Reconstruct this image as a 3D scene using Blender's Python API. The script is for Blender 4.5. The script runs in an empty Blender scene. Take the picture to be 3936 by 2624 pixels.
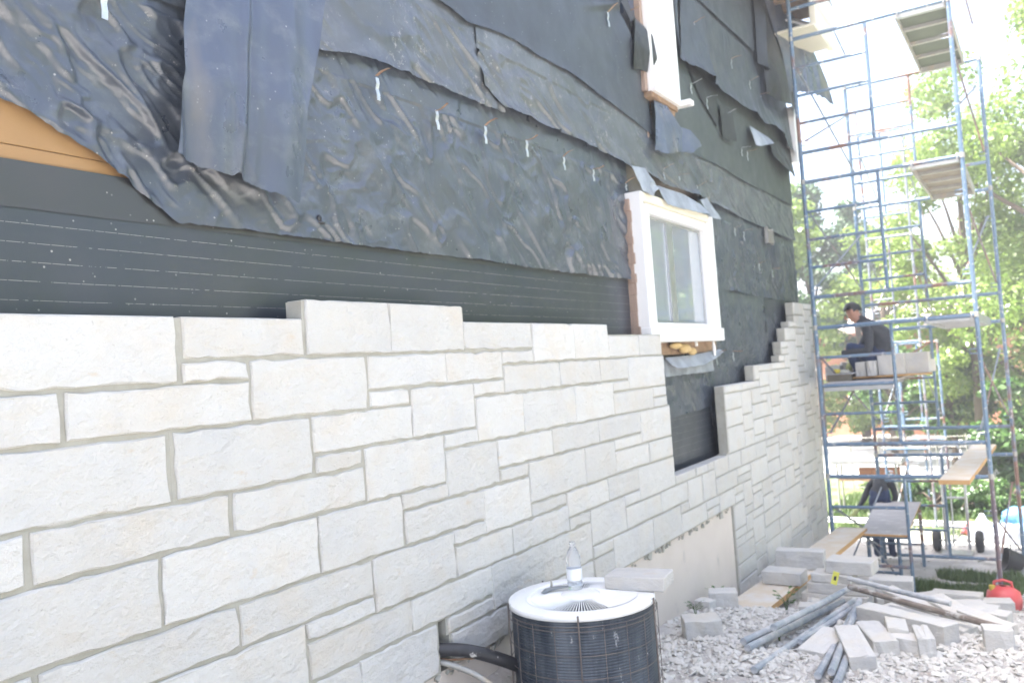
import bpy, bmesh, math, random
import numpy as np
from mathutils import Vector, Matrix
R_ = math.radians
random.seed(7)
sc = bpy.context.scene
col = sc.collection
# ---------------------------------------------------------------- camera, world, sun, exposure
cam_d = bpy.data.cameras.new('camera'); cam = bpy.data.objects.new('camera', cam_d); col.objects.link(cam)
CR = Vector((0.849039, 0.523380, -0.072152)); CU = Vector((0.079177, 0.008977, 0.996820)); CF = Vector((-0.522363, 0.852052, 0.033818))
cam.matrix_world = Matrix(((CR.x, CU.x, -CF.x, 0), (CR.y, CU.y, -CF.y, 0), (CR.z, CU.z, -CF.z, 0), (0, 0, 0, 1)))
cam_d.sensor_width = 36; cam_d.lens = 29.851; cam_d.clip_start = 0.05; cam_d.clip_end = 400
cam_d.dof.use_dof = True; cam_d.dof.focus_distance = 2.5; cam_d.dof.aperture_fstop = 4.0
sc.camera = cam
W = bpy.data.worlds.new("World"); sc.world = W; W.use_nodes = True
SUN = Vector((-0.30, -0.22, 0.93)).normalized()
nt = W.node_tree; bg = nt.nodes['Background']
sky = nt.nodes.new('ShaderNodeTexSky'); sky.sky_type = 'NISHITA'; sky.sun_disc = False
sky.sun_elevation = math.asin(SUN.z); sky.sun_rotation = math.atan2(SUN.x, SUN.y)
sky.dust_density = 5.0; sky.air_density = 0.8; sky.ozone_density = 0.4
nt.links.new(sky.outputs[0], bg.inputs[0]); bg.inputs[1].default_value = 0.15
sd = bpy.data.lights.new('sun', 'SUN'); so = bpy.data.objects.new('sun', sd); col.objects.link(so)
sd.energy = 5.0; sd.angle = R_(0.53); sd.color = (1.0, 0.97, 0.93)
so.rotation_euler = (-SUN).to_track_quat('-Z', 'Y').to_euler()
sc.view_settings.view_transform = 'Standard'; sc.view_settings.look = 'None'
sc.view_settings.exposure = 2.36; sc.view_settings.gamma = 1.0; sc.view_settings.use_curve_mapping = False

GLARE_HAZE = 0.0055  # density of the volume added to stand in for lens glare
# ---------------------------------------------------------------- helpers
def tag(o, label=None, cat=None, group=None, kind=None):
    if label: o['label'] = label
    if cat: o['category'] = cat
    if group: o['group'] = group
    if kind: o['kind'] = kind
    return o
def empty(name, loc, label, cat, group=None, rz=0):
    o = bpy.data.objects.new(name, None); o.empty_display_size = 0.1; col.objects.link(o)
    o.location = loc; o.rotation_euler = (0, 0, rz)
    return tag(o, label, cat, group)
def link(name, me, mat=None, parent=None):
    o = bpy.data.objects.new(name, me); col.objects.link(o)
    if mat is not None and len(me.materials) == 0: me.materials.append(mat)
    if parent is not None: o.parent = parent
    return o
class MB:
    """collects shapes, builds them as one mesh"""
    def __init__(s): s.v = []; s.f = []; s.m = []
    def add(s, vs, fs, mi=0):
        b = len(s.v); s.v += [tuple(v) for v in vs]; s.f += [[b + i for i in f] for f in fs]; s.m += [mi] * len(fs)
    def box(s, x0, x1, y0, y1, z0, z1, mi=0, M=None):
        vs = [(x, y, z) for z in (z0, z1) for y in (y0, y1) for x in (x0, x1)]
        if M is not None: vs = [tuple(M @ Vector(v)) for v in vs]
        s.add(vs, [(0, 2, 3, 1), (4, 5, 7, 6), (0, 1, 5, 4), (2, 6, 7, 3), (0, 4, 6, 2), (1, 3, 7, 5)], mi)
    def tube(s, pts, r, n=8, mi=0, caps=True):
        pts = [Vector(p) for p in pts]; rs = r if isinstance(r, (list, tuple)) else [r] * len(pts)
        b = len(s.v); up = None
        for i, p in enumerate(pts):
            t = (pts[min(i + 1, len(pts) - 1)] - pts[max(i - 1, 0)]).normalized()
            if up is None: up = Vector((0, 0, 1)) if abs(t.z) < 0.9 else Vector((1, 0, 0))
            a = t.cross(up).normalized(); c = a.cross(t).normalized(); up = c
            for k in range(n):
                w = 2 * math.pi * k / n
                s.v.append(tuple(p + (a * math.cos(w) + c * math.sin(w)) * rs[i]))
        for i in range(len(pts) - 1):
            for k in range(n):
                k2 = (k + 1) % n
                s.f.append([b + i * n + k, b + i * n + k2, b + (i + 1) * n + k2, b + (i + 1) * n + k]); s.m.append(mi)
        if caps:
            s.f.append([b + k for k in range(n)][::-1]); s.m.append(mi)
            s.f.append([b + (len(pts) - 1) * n + k for k in range(n)]); s.m.append(mi)
    def lathe(s, prof, n=24, c=(0, 0, 0), mi=0, M=None):
        b = len(s.v)
        for r, z in prof:
            for k in range(n):
                w = 2 * math.pi * k / n; v = Vector((r * math.cos(w), r * math.sin(w), z))
                if M is not None: v = M @ v
                s.v.append((v.x + c[0], v.y + c[1], v.z + c[2]))
        for i in range(len(prof) - 1):
            for k in range(n):
                k2 = (k + 1) % n
                s.f.append([b + i * n + k, b + i * n + k2, b + (i + 1) * n + k2, b + (i + 1) * n + k]); s.m.append(mi)
    def build(s, name, mats, parent=None, smooth=False, bevel=0):
        me = bpy.data.meshes.new(name)
        me.from_pydata(s.v, [], s.f)
        mats = mats if isinstance(mats, (list, tuple)) else [mats]
        for m in mats: me.materials.append(m)
        if len(mats) > 1: me.polygons.foreach_set('material_index', s.m)
        if bevel:
            bm = bmesh.new(); bm.from_mesh(me)
            bmesh.ops.bevel(bm, geom=bm.edges[:], offset=bevel, segments=1, affect='EDGES', profile=0.5)
            bm.to_mesh(me); bm.free()
        if smooth:
            me.polygons.foreach_set('use_smooth', [True] * len(me.polygons))
        me.update()
        return link(name, me, None, parent)
def local(parent, p):
    return tuple(Vector(p) - parent.location)

# value noise in numpy
_rng = np.random.RandomState(3); _P = _rng.permutation(256); _G = _rng.rand(256) * 2 - 1
def vn(x, y, seed=0):
    x = np.asarray(x, float); y = np.asarray(y, float)
    xi = np.floor(x).astype(int); yi = np.floor(y).astype(int); fx = x - xi; fy = y - yi
    fx = fx * fx * fx * (fx * (fx * 6 - 15) + 10); fy = fy * fy * fy * (fy * (fy * 6 - 15) + 10)
    def h(a, b): return _G[_P[(_P[(a + seed * 17) & 255] + b) & 255]]
    a = h(xi, yi) * (1 - fx) + h(xi + 1, yi) * fx; b = h(xi, yi + 1) * (1 - fx) + h(xi + 1, yi + 1) * fx
    return a * (1 - fy) + b * fy
def wr(y, z, scale, seed=0, ang=0.6, stretch=2.2):
    """wandering creases, 0..1"""
    c, s = math.cos(ang), math.sin(ang)
    u = (y * c - z * s) / stretch; v = (y * s + z * c)
    u = u / scale; v = v / scale
    u2 = u + 0.9 * vn(u * .7, v * .7, seed + 5); v2 = v + 0.9 * vn(u * .7 + 9, v * .7, seed + 6)
    v3 = v2 + .25 * vn(u * 2.3, v * 2.1, seed + 15); u3 = u2 + .2 * vn(u * 2.1 + 4, v * 2.3, seed + 16)
    a_ = vn(u2, v2, seed); b_ = vn(u3 * 1.3 + 7, v3 * 1.3, seed + 3)
    return np.exp(-(a_ / .33) ** 2) * .75 + np.exp(-(b_ / .30) ** 2) * .28 + .35 * vn(u2 * .6 + 3, v2 * .6, seed + 19)

# ---------------------------------------------------------------- materials
def new_mat(name):
    m = bpy.data.materials.new(name); m.use_nodes = True
    n = m.node_tree.nodes; l = m.node_tree.links; b = n['Principled BSDF']
    return m, n, l, b
def ramp(n, l, src, stops):
    r = n.new('ShaderNodeValToRGB'); el = r.color_ramp.elements
    while len(el) < len(stops): el.new(0.5)
    for e, (p, c) in zip(el, stops):
        e.position = p; e.color = (c, c, c, 1) if isinstance(c, (int, float)) else (*c, 1)
    l.new(src, r.inputs[0]); return r.outputs[0]
def noise(n, l, co, scale, detail=4, rough=0.55, vec=None):
    t = n.new('ShaderNodeTexNoise'); t.inputs['Scale'].default_value = scale; t.inputs['Detail'].default_value = detail
    t.inputs['Roughness'].default_value = rough
    if vec is not None:
        mp = n.new('ShaderNodeMapping'); mp.inputs['Scale'].default_value = vec; l.new(co, mp.inputs[0]); co = mp.outputs[0]
    l.new(co, t.inputs['Vector']); return t.outputs['Fac']
def mix(n, l, fac, a, b, mode='MIX'):
    x = n.new('ShaderNodeMix'); x.data_type = 'RGBA'; x.blend_type = mode
    for inp, v in ((x.inputs[0], fac), (x.inputs[6], a), (x.inputs[7], b)):
        if isinstance(v, (int, float)): inp.default_value = v
        elif isinstance(v, tuple): inp.default_value = (*v, 1)
        else: l.new(v, inp)
    return x.outputs[2]
def bump(n, l, b, hs, prev=None):
    out = None
    for h, st, d in hs:
        q = n.new('ShaderNodeBump'); q.inputs['Strength'].default_value = st; q.inputs['Distance'].default_value = d
        l.new(h, q.inputs['Height'])
        if out is not None: l.new(out, q.inputs['Normal'])
        out = q.outputs[0]
    l.new(out, b.inputs['Normal'])
def mat(name, c1, c2=None, scale=8, rough=0.7, metal=0, bumps=0.0, bscale=60, dirt=None, dscale=20, dth=(0.55, 0.65), spec=0.5, objrand=0.0, vec=None, bdist=0.004):
    m, n, l, b = new_mat(name)
    tc = n.new('ShaderNodeTexCoord').outputs['Object']
    c2 = c2 or tuple(x * 0.8 for x in c1)
    c = mix(n, l, ramp(n, l, noise(n, l, tc, scale, 5, vec=vec), [(0.3, 0.0), (0.7, 1.0)]), c1, c2)
    if dirt:
        f = ramp(n, l, noise(n, l, tc, dscale, 6, 0.65), [(dth[0], 0.0), (dth[1], 1.0)])
        c = mix(n, l, f, c, dirt)
    if objrand:
        oi = n.new('ShaderNodeObjectInfo').outputs['Random']
        k = n.new('ShaderNodeMapRange'); k.inputs[3].default_value = 1 - objrand; k.inputs[4].default_value = 1 + objrand * 0.6
        l.new(oi, k.inputs[0]); v = n.new('ShaderNodeVectorMath'); v.operation = 'SCALE'; l.new(c, v.inputs[0]); l.new(k.outputs[0], v.inputs['Scale']); c = v.outputs[0]
    l.new(c, b.inputs['Base Color']); b.inputs['Roughness'].default_value = rough; b.inputs['Metallic'].default_value = metal
    b.inputs['Specular IOR Level'].default_value = spec
    if bumps: bump(n, l, b, [(noise(n, l, tc, bscale, 6, 0.6), bumps, bdist)])
    return m

def stone_mat(name, base, warm, grey, relief=1.0):
    m, n, l, b = new_mat(name)
    oi = n.new('ShaderNodeObjectInfo'); tcn = n.new('ShaderNodeTexCoord').outputs['Object']
    add = n.new('ShaderNodeVectorMath'); add.operation = 'MULTIPLY_ADD'
    l.new(oi.outputs['Random'], add.inputs[0]); add.inputs[1].default_value = (37, 53, 71); l.new(tcn, add.inputs[2]); tc = add.outputs[0]
    c = mix(n, l, ramp(n, l, noise(n, l, tc, 5, 6, 0.6), [(0.46, 0.0), (0.72, 0.75)]), base, warm)
    c = mix(n, l, ramp(n, l, noise(n, l, tc, 3.3, 5, 0.6), [(0.5, 0.0), (0.75, 0.8)]), c, grey)
    # rusty streak stains on some stones only
    st = ramp(n, l, noise(n, l, tc, 7, 7, 0.7, (1, 1, 2.4)), [(0.62, 0.0), (0.74, 0.6)])
    c = mix(n, l, st, c, (0.50, 0.40, 0.28))
    sp = ramp(n, l, noise(n, l, tc, 90, 3, 0.5), [(0.70, 0.0), (0.76, 0.5)])
    c = mix(n, l, sp, c, (0.30, 0.29, 0.27))
    hs = n.new('ShaderNodeHueSaturation')
    mr = n.new('ShaderNodeMapRange'); mr.inputs[3].default_value = 0.92; mr.inputs[4].default_value = 1.04; l.new(oi.outputs['Random'], mr.inputs[0])
    l.new(mr.outputs[0], hs.inputs['Value']); l.new(c, hs.inputs['Color'])
    l.new(hs.outputs[0], b.inputs['Base Color']); b.inputs['Roughness'].default_value = 0.8; b.inputs['Specular IOR Level'].default_value = 0.3
    bump(n, l, b, [(noise(n, l, tc, 9, 6, 0.6, (1, 1, 1.6)), 0.85 * relief, 0.022), (noise(n, l, tc, 45, 5, 0.7), 0.55 * relief, 0.005), (noise(n, l, tc, 260, 3, 0.6), 0.3 * relief, 0.0012)])
    return m
M = {}
M['stone'] = stone_mat('limestone', (0.550, 0.546, 0.522), (0.550, 0.508, 0.440), (0.49, 0.495, 0.495), 1.15)
M['block'] = stone_mat('loose_limestone', (0.50, 0.495, 0.475), (0.52, 0.48, 0.41), (0.40, 0.41, 0.43), 0.9)
M['mortar'] = mat('mortar', (0.40, 0.395, 0.35), (0.33, 0.32, 0.27), 14, 0.9, bumps=0.5, bscale=120)
M['plaster'] = mat('foundation_render', (0.66, 0.60, 0.54), (0.60, 0.54, 0.48), 3, 0.9, bumps=0.35, bscale=35, dirt=(0.42, 0.40, 0.38), dscale=6, dth=(0.62, 0.8))

def felt_mat(name, base, base2, rough, dust, dth, fine=0.12, warm=None, lines=False):
    m, n, l, b = new_mat(name)
    tc = n.new('ShaderNodeTexCoord').outputs['Object']
    c = mix(n, l, ramp(n, l, noise(n, l, tc, 2.2, 5), [(0.35, 0.0), (0.7, 1.0)]), base, base2)
    if warm: c = mix(n, l, ramp(n, l, noise(n, l, tc, 3.1, 4, 0.5, (1, 1, 0.5)), [(0.56, 0.0), (0.72, 0.7)]), c, warm)
    big = ramp(n, l, noise(n, l, tc, 2.6, 4, 0.6), [(0.40, 0.0), (0.62, 1.0)])
    fl = ramp(n, l, noise(n, l, tc, 26, 9, 0.8), [(dth, 0.0), (dth + 0.07, 1.0)])
    f = n.new('ShaderNodeMath'); f.operation = 'MULTIPLY'; l.new(big, f.inputs[0]); l.new(fl, f.inputs[1])
    c = mix(n, l, f.outputs[0], c, dust)
    if fine > .1 and rough < .38:      # pale blue-grey smears in random patches
        s1 = ramp(n, l, noise(n, l, tc, 7, 4, 0.55, (1, 1.0, 1.7)), [(0.50, 0.0), (0.68, 0.75)]); s2 = ramp(n, l, noise(n, l, tc, 60, 5, 0.7), [(0.35, 0.25), (0.65, 0.8)])
        q_ = n.new('ShaderNodeMath'); q_.operation = 'MULTIPLY'; l.new(s1, q_.inputs[0]); l.new(s2, q_.inputs[1]); c = mix(n, l, q_.outputs[0], c, (0.15, 0.165, 0.18))
    # fine scattered specks of stone dust
    v = n.new('ShaderNodeTexVoronoi'); v.inputs['Scale'].default_value = 26; l.new(tc, v.inputs['Vector'])
    sp = ramp(n, l, v.outputs['Distance'], [(0.05, 0.7), (0.11, 0.0)])
    pick = ramp(n, l, noise(n, l, tc, 5.5, 4, 0.7), [(0.46, 0.0), (0.54, 1.0)])
    f2 = n.new('ShaderNodeMath'); f2.operation = 'MULTIPLY'; l.new(sp, f2.inputs[0]); l.new(pick, f2.inputs[1])
    c = mix(n, l, f2.outputs[0], c, (0.45, 0.43, 0.40))
    if lines:
        sx = n.new('ShaderNodeSeparateXYZ'); l.new(tc, sx.inputs[0])
        def mth(op, a, bb=None):
            q = n.new('ShaderNodeMath'); q.operation = op
            for i, w in enumerate((a, bb)):
                if w is None: continue
                if isinstance(w, (int, float)): q.inputs[i].default_value = w
                else: l.new(w, q.inputs[i])
            return q.outputs[0]
        wob = mth('MULTIPLY', noise(n, l, tc, 3, 2), 0.004)
        zz = mth('ADD', sx.outputs[2], wob)
        a = mth('PINGPONG', mth('ADD', zz, 2.0 - 0.4995), 0.0268)         # printed lap lines
        ln = mth('LESS_THAN', a, 0.0009)
        d = mth('LESS_THAN', mth('FRACT', mth('MULTIPLY', sx.outputs[1], 24.0)), 0.92)
        nz = mth('GREATER_THAN', noise(n, l, tc, 30, 5), 0.42)
        ok = mth('MULTIPLY', mth('MULTIPLY', ln, d), nz)
        c = mix(n, l, ok, c, (0.22, 0.215, 0.205))
    l.new(c, b.inputs['Base Color']); b.inputs['Specular IOR Level'].default_value = 0.9
    rr = ramp(n, l, noise(n, l, tc, 6, 5), [(0.3, rough - 0.06), (0.7, rough + 0.1)])
    l.new(rr, b.inputs['Roughness'])
    if fine: bump(n, l, b, [(noise(n, l, tc, 22, 5, 0.6, (1, 1, 1)), fine, 0.006), (noise(n, l, tc, 300, 3, 0.6, (1, 1, 0.3)), 0.25, 0.001)])
    return m
M['felt'] = felt_mat('tar_felt', (0.050, 0.064, 0.088), (0.072, 0.080, 0.090), 0.31, (0.34, 0.32, 0.29), 0.60)
M['felt_dusty'] = felt_mat('tar_felt_dusty', (0.062, 0.073, 0.088), (0.098, 0.105, 0.112), 0.36, (0.36, 0.34, 0.31), 0.56)
M['felt_flat'] = felt_mat('tar_felt_flat', (0.030, 0.038, 0.050), (0.040, 0.048, 0.056), 0.46, (0.28, 0.26, 0.23), 0.64, 0.15)
M['felt_green'] = felt_mat('tar_felt_greenish', (0.040, 0.050, 0.050), (0.052, 0.062, 0.058), 0.5, (0.28, 0.27, 0.24), 0.64, 0.2)
M['felt_dark'] = felt_mat('dark_felt_and_gap_shade', (0.006, 0.006, 0.008), (0.010, 0.010, 0.011), 0.5, (0.2, 0.18, 0.16), 0.68, 0.2)  # near-black felt; also painted where tears and a hole show only shade
M['felt_blue'] = felt_mat('hanging_felt', (0.055, 0.072, 0.115), (0.065, 0.077, 0.105), 0.30, (0.36, 0.33, 0.28), 0.62, 0.15, warm=(0.20, 0.17, 0.125))
M['membrane'] = felt_mat('smooth_membrane', (0.026, 0.034, 0.050), (0.036, 0.042, 0.050), 0.34, (0.30, 0.30, 0.30), 0.70, 0.06, lines=True)
M['membrane_plain'] = felt_mat('smooth_membrane_plain', (0.030, 0.034, 0.040), (0.040, 0.040, 0.040), 0.40, (0.36, 0.33, 0.30), 0.66, 0.06)
M['sheath'] = mat('fibre_board', (0.30, 0.175, 0.075), (0.36, 0.22, 0.10), 2.5, 0.7, bumps=0.1, bscale=90)
M['sheath_grey'] = mat('weathered_board', (0.34, 0.31, 0.27), (0.26, 0.24, 0.21), 9, 0.85, bumps=0.2)
M['rawwood'] = mat('raw_wood', (0.36, 0.27, 0.21), (0.28, 0.20, 0.16), 12, 0.8, bumps=0.3, vec=(8, 8, 0.6))
M['rotwood'] = mat('rotten_wood', (0.20, 0.13, 0.08), (0.32, 0.22, 0.14), 14, 0.9, bumps=0.6, bscale=40)
M['vinyl'] = mat('white_vinyl', (0.80, 0.80, 0.79), (0.77, 0.77, 0.76), 5, 0.4, bumps=0.05)
M['vinyl_cream'] = mat('cream_vinyl', (0.74, 0.70, 0.58), (0.70, 0.66, 0.52), 5, 0.45)
M['foam'] = mat('spray_foam', (0.60, 0.45, 0.22), (0.50, 0.34, 0.14), 20, 0.8, bumps=0.8, bscale=30)
M['membrane_light'] = mat('peeled_flashing', (0.38, 0.42, 0.46), (0.20, 0.22, 0.25), 7, 0.4, bumps=0.5, bscale=14, bdist=0.02)
M['galv'] = mat('galvanised_strip', (0.62, 0.66, 0.68), (0.50, 0.54, 0.56), 60, 0.35, 0.6, bumps=0.2)
M['rust'] = mat('rusty_strip', (0.33, 0.27, 0.21), (0.28, 0.13, 0.06), 40, 0.8, 0.2, bumps=0.3)
def glass_mat():
    m, n, l, b = new_mat('window_glass')
    b.inputs['Base Color'].default_value = (0.30, 0.34, 0.37, 1); b.inputs['Roughness'].default_value = 0.05
    b.inputs['IOR'].default_value = 1.6; b.inputs['Specular IOR Level'].default_value = 1.0; b.inputs['Coat Weight'].default_value = 1.0; b.inputs['Coat Roughness'].default_value = 0.02
    return m
M['glass'] = glass_mat()
def scaff_mat(name, a, b_, rust=(0.20, 0.11, 0.08)):
    m, n, l, b = new_mat(name)
    tc = n.new('ShaderNodeTexCoord').outputs['Object']
    geo = n.new('ShaderNodeNewGeometry').outputs['Position']
    c = mix(n, l, ramp(n, l, noise(n, l, geo, 3, 4), [(0.35, 0), (0.65, 1)]), a, b_)
    c = mix(n, l, ramp(n, l, noise(n, l, geo, 1.6, 5, 0.6), [(0.55, 0), (0.62, 1)]), c, rust)
    c = mix(n, l, ramp(n, l, noise(n, l, geo, 22, 6, 0.7), [(0.58, 0), (0.63, 1)]), c, (0.50, 0.50, 0.49))
    l.new(c, b.inputs['Base Color']); b.inputs['Roughness'].default_value = 0.5; b.inputs['Metallic'].default_value = 0.15
    bump(n, l, b, [(noise(n, l, geo, 60, 5, 0.7), 0.4, 0.002)])
    return m
M['scaff'] = scaff_mat('blue_scaffold_paint', (0.095, 0.160, 0.245), (0.14, 0.205, 0.28))
M['scaff_grey'] = scaff_mat('grey_scaffold_paint', (0.16, 0.19, 0.23), (0.22, 0.24, 0.27))
M['scaff_red'] = scaff_mat('red_brown_scaffold_paint', (0.15, 0.09, 0.09), (0.12, 0.11, 0.14))
M['alu'] = mat('aluminium', (0.55, 0.56, 0.57), (0.45, 0.46, 0.48), 12, 0.4, 0.8, dirt=(0.5, 0.49, 0.46), dscale=15)
M['alu_dull'] = mat('dirty_aluminium', (0.40, 0.40, 0.38), (0.32, 0.31, 0.28), 12, 0.55, 0.4, dirt=(0.42, 0.36, 0.28), dscale=8)
M['ply_green'] = mat('green_plywood', (0.085, 0.105, 0.065), (0.065, 0.080, 0.052), 6, 0.7)
M['ply_brown'] = mat('weathered_plywood', (0.20, 0.17, 0.13), (0.26, 0.23, 0.18), 6, 0.8)
M['ply_grey'] = mat('grey_plywood', (0.42, 0.41, 0.41), (0.34, 0.33, 0.34), 4, 0.85, dirt=(0.5, 0.5, 0.49), dscale=9, bumps=0.3)
M['lumber'] = mat('pale_lumber', (0.52, 0.44, 0.33), (0.56, 0.50, 0.42), 5, 0.75, dirt=(0.56, 0.55, 0.53), dscale=5, dth=(0.45, 0.7), vec=(1, 1, 1), bumps=0.15)
M['lumber_edge'] = mat('yellow_lumber_edge', (0.48, 0.30, 0.13), (0.42, 0.24, 0.10), 20, 0.75, bumps=0.2)
M['steelpipe'] = mat('dusty_steel_pipe', (0.20, 0.25, 0.32), (0.32, 0.35, 0.38), 6, 0.5, 0.3, dirt=(0.56, 0.56, 0.56), dscale=4, dth=(0.40, 0.62), bumps=0.3)
M['black_coil'] = None
M['ac_white'] = mat('white_enamel', (0.78, 0.79, 0.79), (0.72, 0.73, 0.73), 7, 0.35, dirt=(0.55, 0.54, 0.52), dscale=24, dth=(0.66, 0.72))
M['ac_grey'] = mat('grey_grill', (0.20, 0.22, 0.23), (0.16, 0.18, 0.19), 14, 0.5, dirt=(0.6, 0.6, 0.58), dscale=18)
M['wire'] = mat('guard_wire', (0.12, 0.11, 0.11), (0.20, 0.17, 0.15), 10, 0.5, 0.5)
M['rubber'] = mat('black_foam_sleeve', (0.015, 0.016, 0.019), (0.03, 0.03, 0.034), 20, 0.45, dirt=(0.5, 0.49, 0.46), dscale=14, dth=(0.60, 0.64), bumps=0.3)
M['rubble'] = mat('limestone_chips', (0.55, 0.54, 0.505), (0.46, 0.45, 0.425), 4, 0.9, bumps=0.5, bscale=40, dirt=(0.40, 0.36, 0.33), dscale=7, dth=(0.6, 0.75))
M['red_plastic'] = mat('faded_red_plastic', (0.50, 0.055, 0.06), (0.56, 0.10, 0.10), 6, 0.45, bumps=0.1)
M['black_plastic'] = mat('black_plastic', (0.02, 0.022, 0.026), (0.035, 0.035, 0.04), 6, 0.5)
M['green_plastic'] = mat('green_plastic', (0.04, 0.22, 0.14), None, 6, 0.5)
M['iron'] = mat('dusty_iron', (0.25, 0.22, 0.19), (0.16, 0.13, 0.11), 14, 0.7, 0.2, dirt=(0.45, 0.44, 0.42), dscale=8, bumps=0.4)
M['tyre'] = mat('tyre_rubber', (0.03, 0.03, 0.032), (0.07, 0.07, 0.068), 9, 0.85)
M['brick_o'] = mat('orange_brick', (0.40, 0.19, 0.11), (0.34, 0.15, 0.09), 5, 0.85, objrand=0.15)
M['roof_pale'] = mat('pale_shingle', (0.48, 0.40, 0.37), (0.42, 0.35, 0.33), 3, 0.9)
M['bark'] = mat('bark', (0.13, 0.10, 0.075), (0.08, 0.06, 0.045), 6, 0.95, bumps=0.8, bscale=14, bdist=0.03)
M['skin'] = mat('skin', (0.42, 0.22, 0.15), (0.38, 0.19, 0.13), 30, 0.55)
M['hair'] = mat('black_hair', (0.012, 0.011, 0.012), None, 60, 0.5)
M['shirt'] = mat('dark_grey_shirt', (0.030, 0.034, 0.042), (0.045, 0.048, 0.055), 25, 0.9, bumps=0.6, bscale=14, bdist=0.02)
M['jeans'] = mat('navy_trousers', (0.022, 0.035, 0.085), (0.03, 0.05, 0.11), 16, 0.9, bumps=0.6, bscale=12, bdist=0.02)
M['glove'] = mat('yellow_glove', (0.50, 0.55, 0.26), (0.42, 0.46, 0.2), 12, 0.8)
M['boot'] = mat('brown_boot', (0.10, 0.08, 0.07), None, 12, 0.8)
def leaf_mat(name, c1, c2, tr=0.5):
    m, n, l, b = new_mat(name)
    oi = n.new('ShaderNodeNewGeometry').outputs['Random Per Island']
    c = mix(n, l, oi, c1, c2)
    n.remove(b); d = n.new('ShaderNodeBsdfDiffuse'); t = n.new('ShaderNodeBsdfTranslucent'); x = n.new('ShaderNodeMixShader'); x.inputs[0].default_value = tr
    g = n.new('ShaderNodeBsdfGlossy'); g.inputs['Roughness'].default_value = 0.4; x2 = n.new('ShaderNodeMixShader'); x2.inputs[0].default_value = 0.06
    l.new(c, d.inputs[0]); l.new(c, t.inputs[0]); l.new(d.outputs[0], x.inputs[1]); l.new(t.outputs[0], x.inputs[2])
    l.new(x.outputs[0], x2.inputs[1]); l.new(g.outputs[0], x2.inputs[2]); l.new(x2.outputs[0], n['Material Output'].inputs[0])
    return m
M['leaf_a'] = leaf_mat('maple_leaf', (0.13, 0.22, 0.04), (0.22, 0.31, 0.06))
M['leaf_b'] = leaf_mat('pale_leaf', (0.17, 0.26, 0.05), (0.26, 0.35, 0.08))
M['leaf_c'] = leaf_mat('conifer_leaf', (0.055, 0.115, 0.055), (0.10, 0.17, 0.07), 0.35)
M['leaf_d'] = leaf_mat('shrub_leaf', (0.05, 0.12, 0.03), (0.10, 0.19, 0.04), 0.4)
M['grass'] = leaf_mat('grass_blade', (0.06, 0.12, 0.03), (0.12, 0.17, 0.05), 0.3)
# ---------------------------------------------------------------- ground
GY = [-20, 3.6, 5.7, 6.35, 7, 8.2, 9.4, 11, 14, 20, 40, 200]; GZ = [-1.6, -1.6, -1.76, -1.94, -2.04, -2.36, -2.62, -2.68, -2.76, -2.9, -3.1, -3.4]
def gz(x, y):
    x = np.asarray(x, float); y = np.asarray(y, float)
    z = np.interp(y, GY, GZ)
    z = z + 0.24 * np.exp(-((x + 2.22) / 0.22) ** 2) * np.clip((4.0 - y) / 0.6, 0, 1)
    z = z + 0.035 * vn(x * 1.3, y * 1.3, 21) + 0.015 * vn(x * 5, y * 5, 22)
    return z
def gz1(x, y): return float(gz(np.array([x]), np.array([y]))[0])
xs = np.concatenate([np.linspace(-90, -12, 14), np.linspace(-10, -4, 10), np.linspace(-3.4, 2.2, 113), np.linspace(2.6, 10, 16), np.linspace(14, 110, 14)])
ys = np.concatenate([np.linspace(-40, -2, 10), np.linspace(-1, 1.9, 10), np.linspace(2, 14, 200), np.linspace(14.3, 24, 40), np.linspace(26, 190, 30)])
gx, gy = np.meshgrid(xs, ys); gzv = gz(gx, gy)
nx, ny = len(xs), len(ys)
gme = bpy.data.meshes.new('ground')
idx = np.arange(nx * ny).reshape(ny, nx)
fcs = np.stack([idx[:-1, :-1], idx[:-1, 1:], idx[1:, 1:], idx[1:, :-1]], -1).reshape(-1, 4)
gme.from_pydata(np.stack([gx, gy, gzv], -1).reshape(-1, 3).tolist(), [], fcs.tolist())
gme.polygons.foreach_set('use_smooth', [True] * len(gme.polygons))
m, n, l, b = new_mat('ground_dust_and_grass')
tc = n.new('ShaderNodeTexCoord').outputs['Object']
sx = n.new('ShaderNodeSeparateXYZ'); l.new(tc, sx.inputs[0])
wob = n.new('ShaderNodeMath'); wob.operation = 'MULTIPLY_ADD'; l.new(noise(n, l, tc, 0.9, 6, 0.65), wob.inputs[0]); wob.inputs[1].default_value = 3.5; l.new(sx.outputs[1], wob.inputs[2])
def band(a, c_):
    q = n.new('ShaderNodeMapRange'); q.inputs[1].default_value = a + 1.75; q.inputs[2].default_value = c_ + 1.75; l.new(wob.outputs[0], q.inputs[0]); return q.outputs[0]
dust = mix(n, l, ramp(n, l, noise(n, l, tc, 6, 7, 0.7), [(0.4, 0), (0.65, 1)]), (0.50, 0.49, 0.47), (0.36, 0.33, 0.30))
sand = mix(n, l, ramp(n, l, noise(n, l, tc, 2.5, 7, 0.7), [(0.4, 0), (0.65, 1)]), (0.39, 0.375, 0.35), (0.49, 0.48, 0.46))
grs = mix(n, l, ramp(n, l, noise(n, l, tc, 1.5, 6, 0.7), [(0.4, 0), (0.65, 1)]), (0.10, 0.15, 0.05), (0.26, 0.27, 0.14))
c = mix(n, l, band(7.4, 8.8), dust, sand); c = mix(n, l, band(13.2, 13.8), c, grs); c = mix(n, l, band(19, 20.5), c, (0.52, 0.52, 0.51))
l.new(c, b.inputs['Base Color']); b.inputs['Roughness'].default_value = 0.95; b.inputs['Specular IOR Level'].default_value = 0.1
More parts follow.
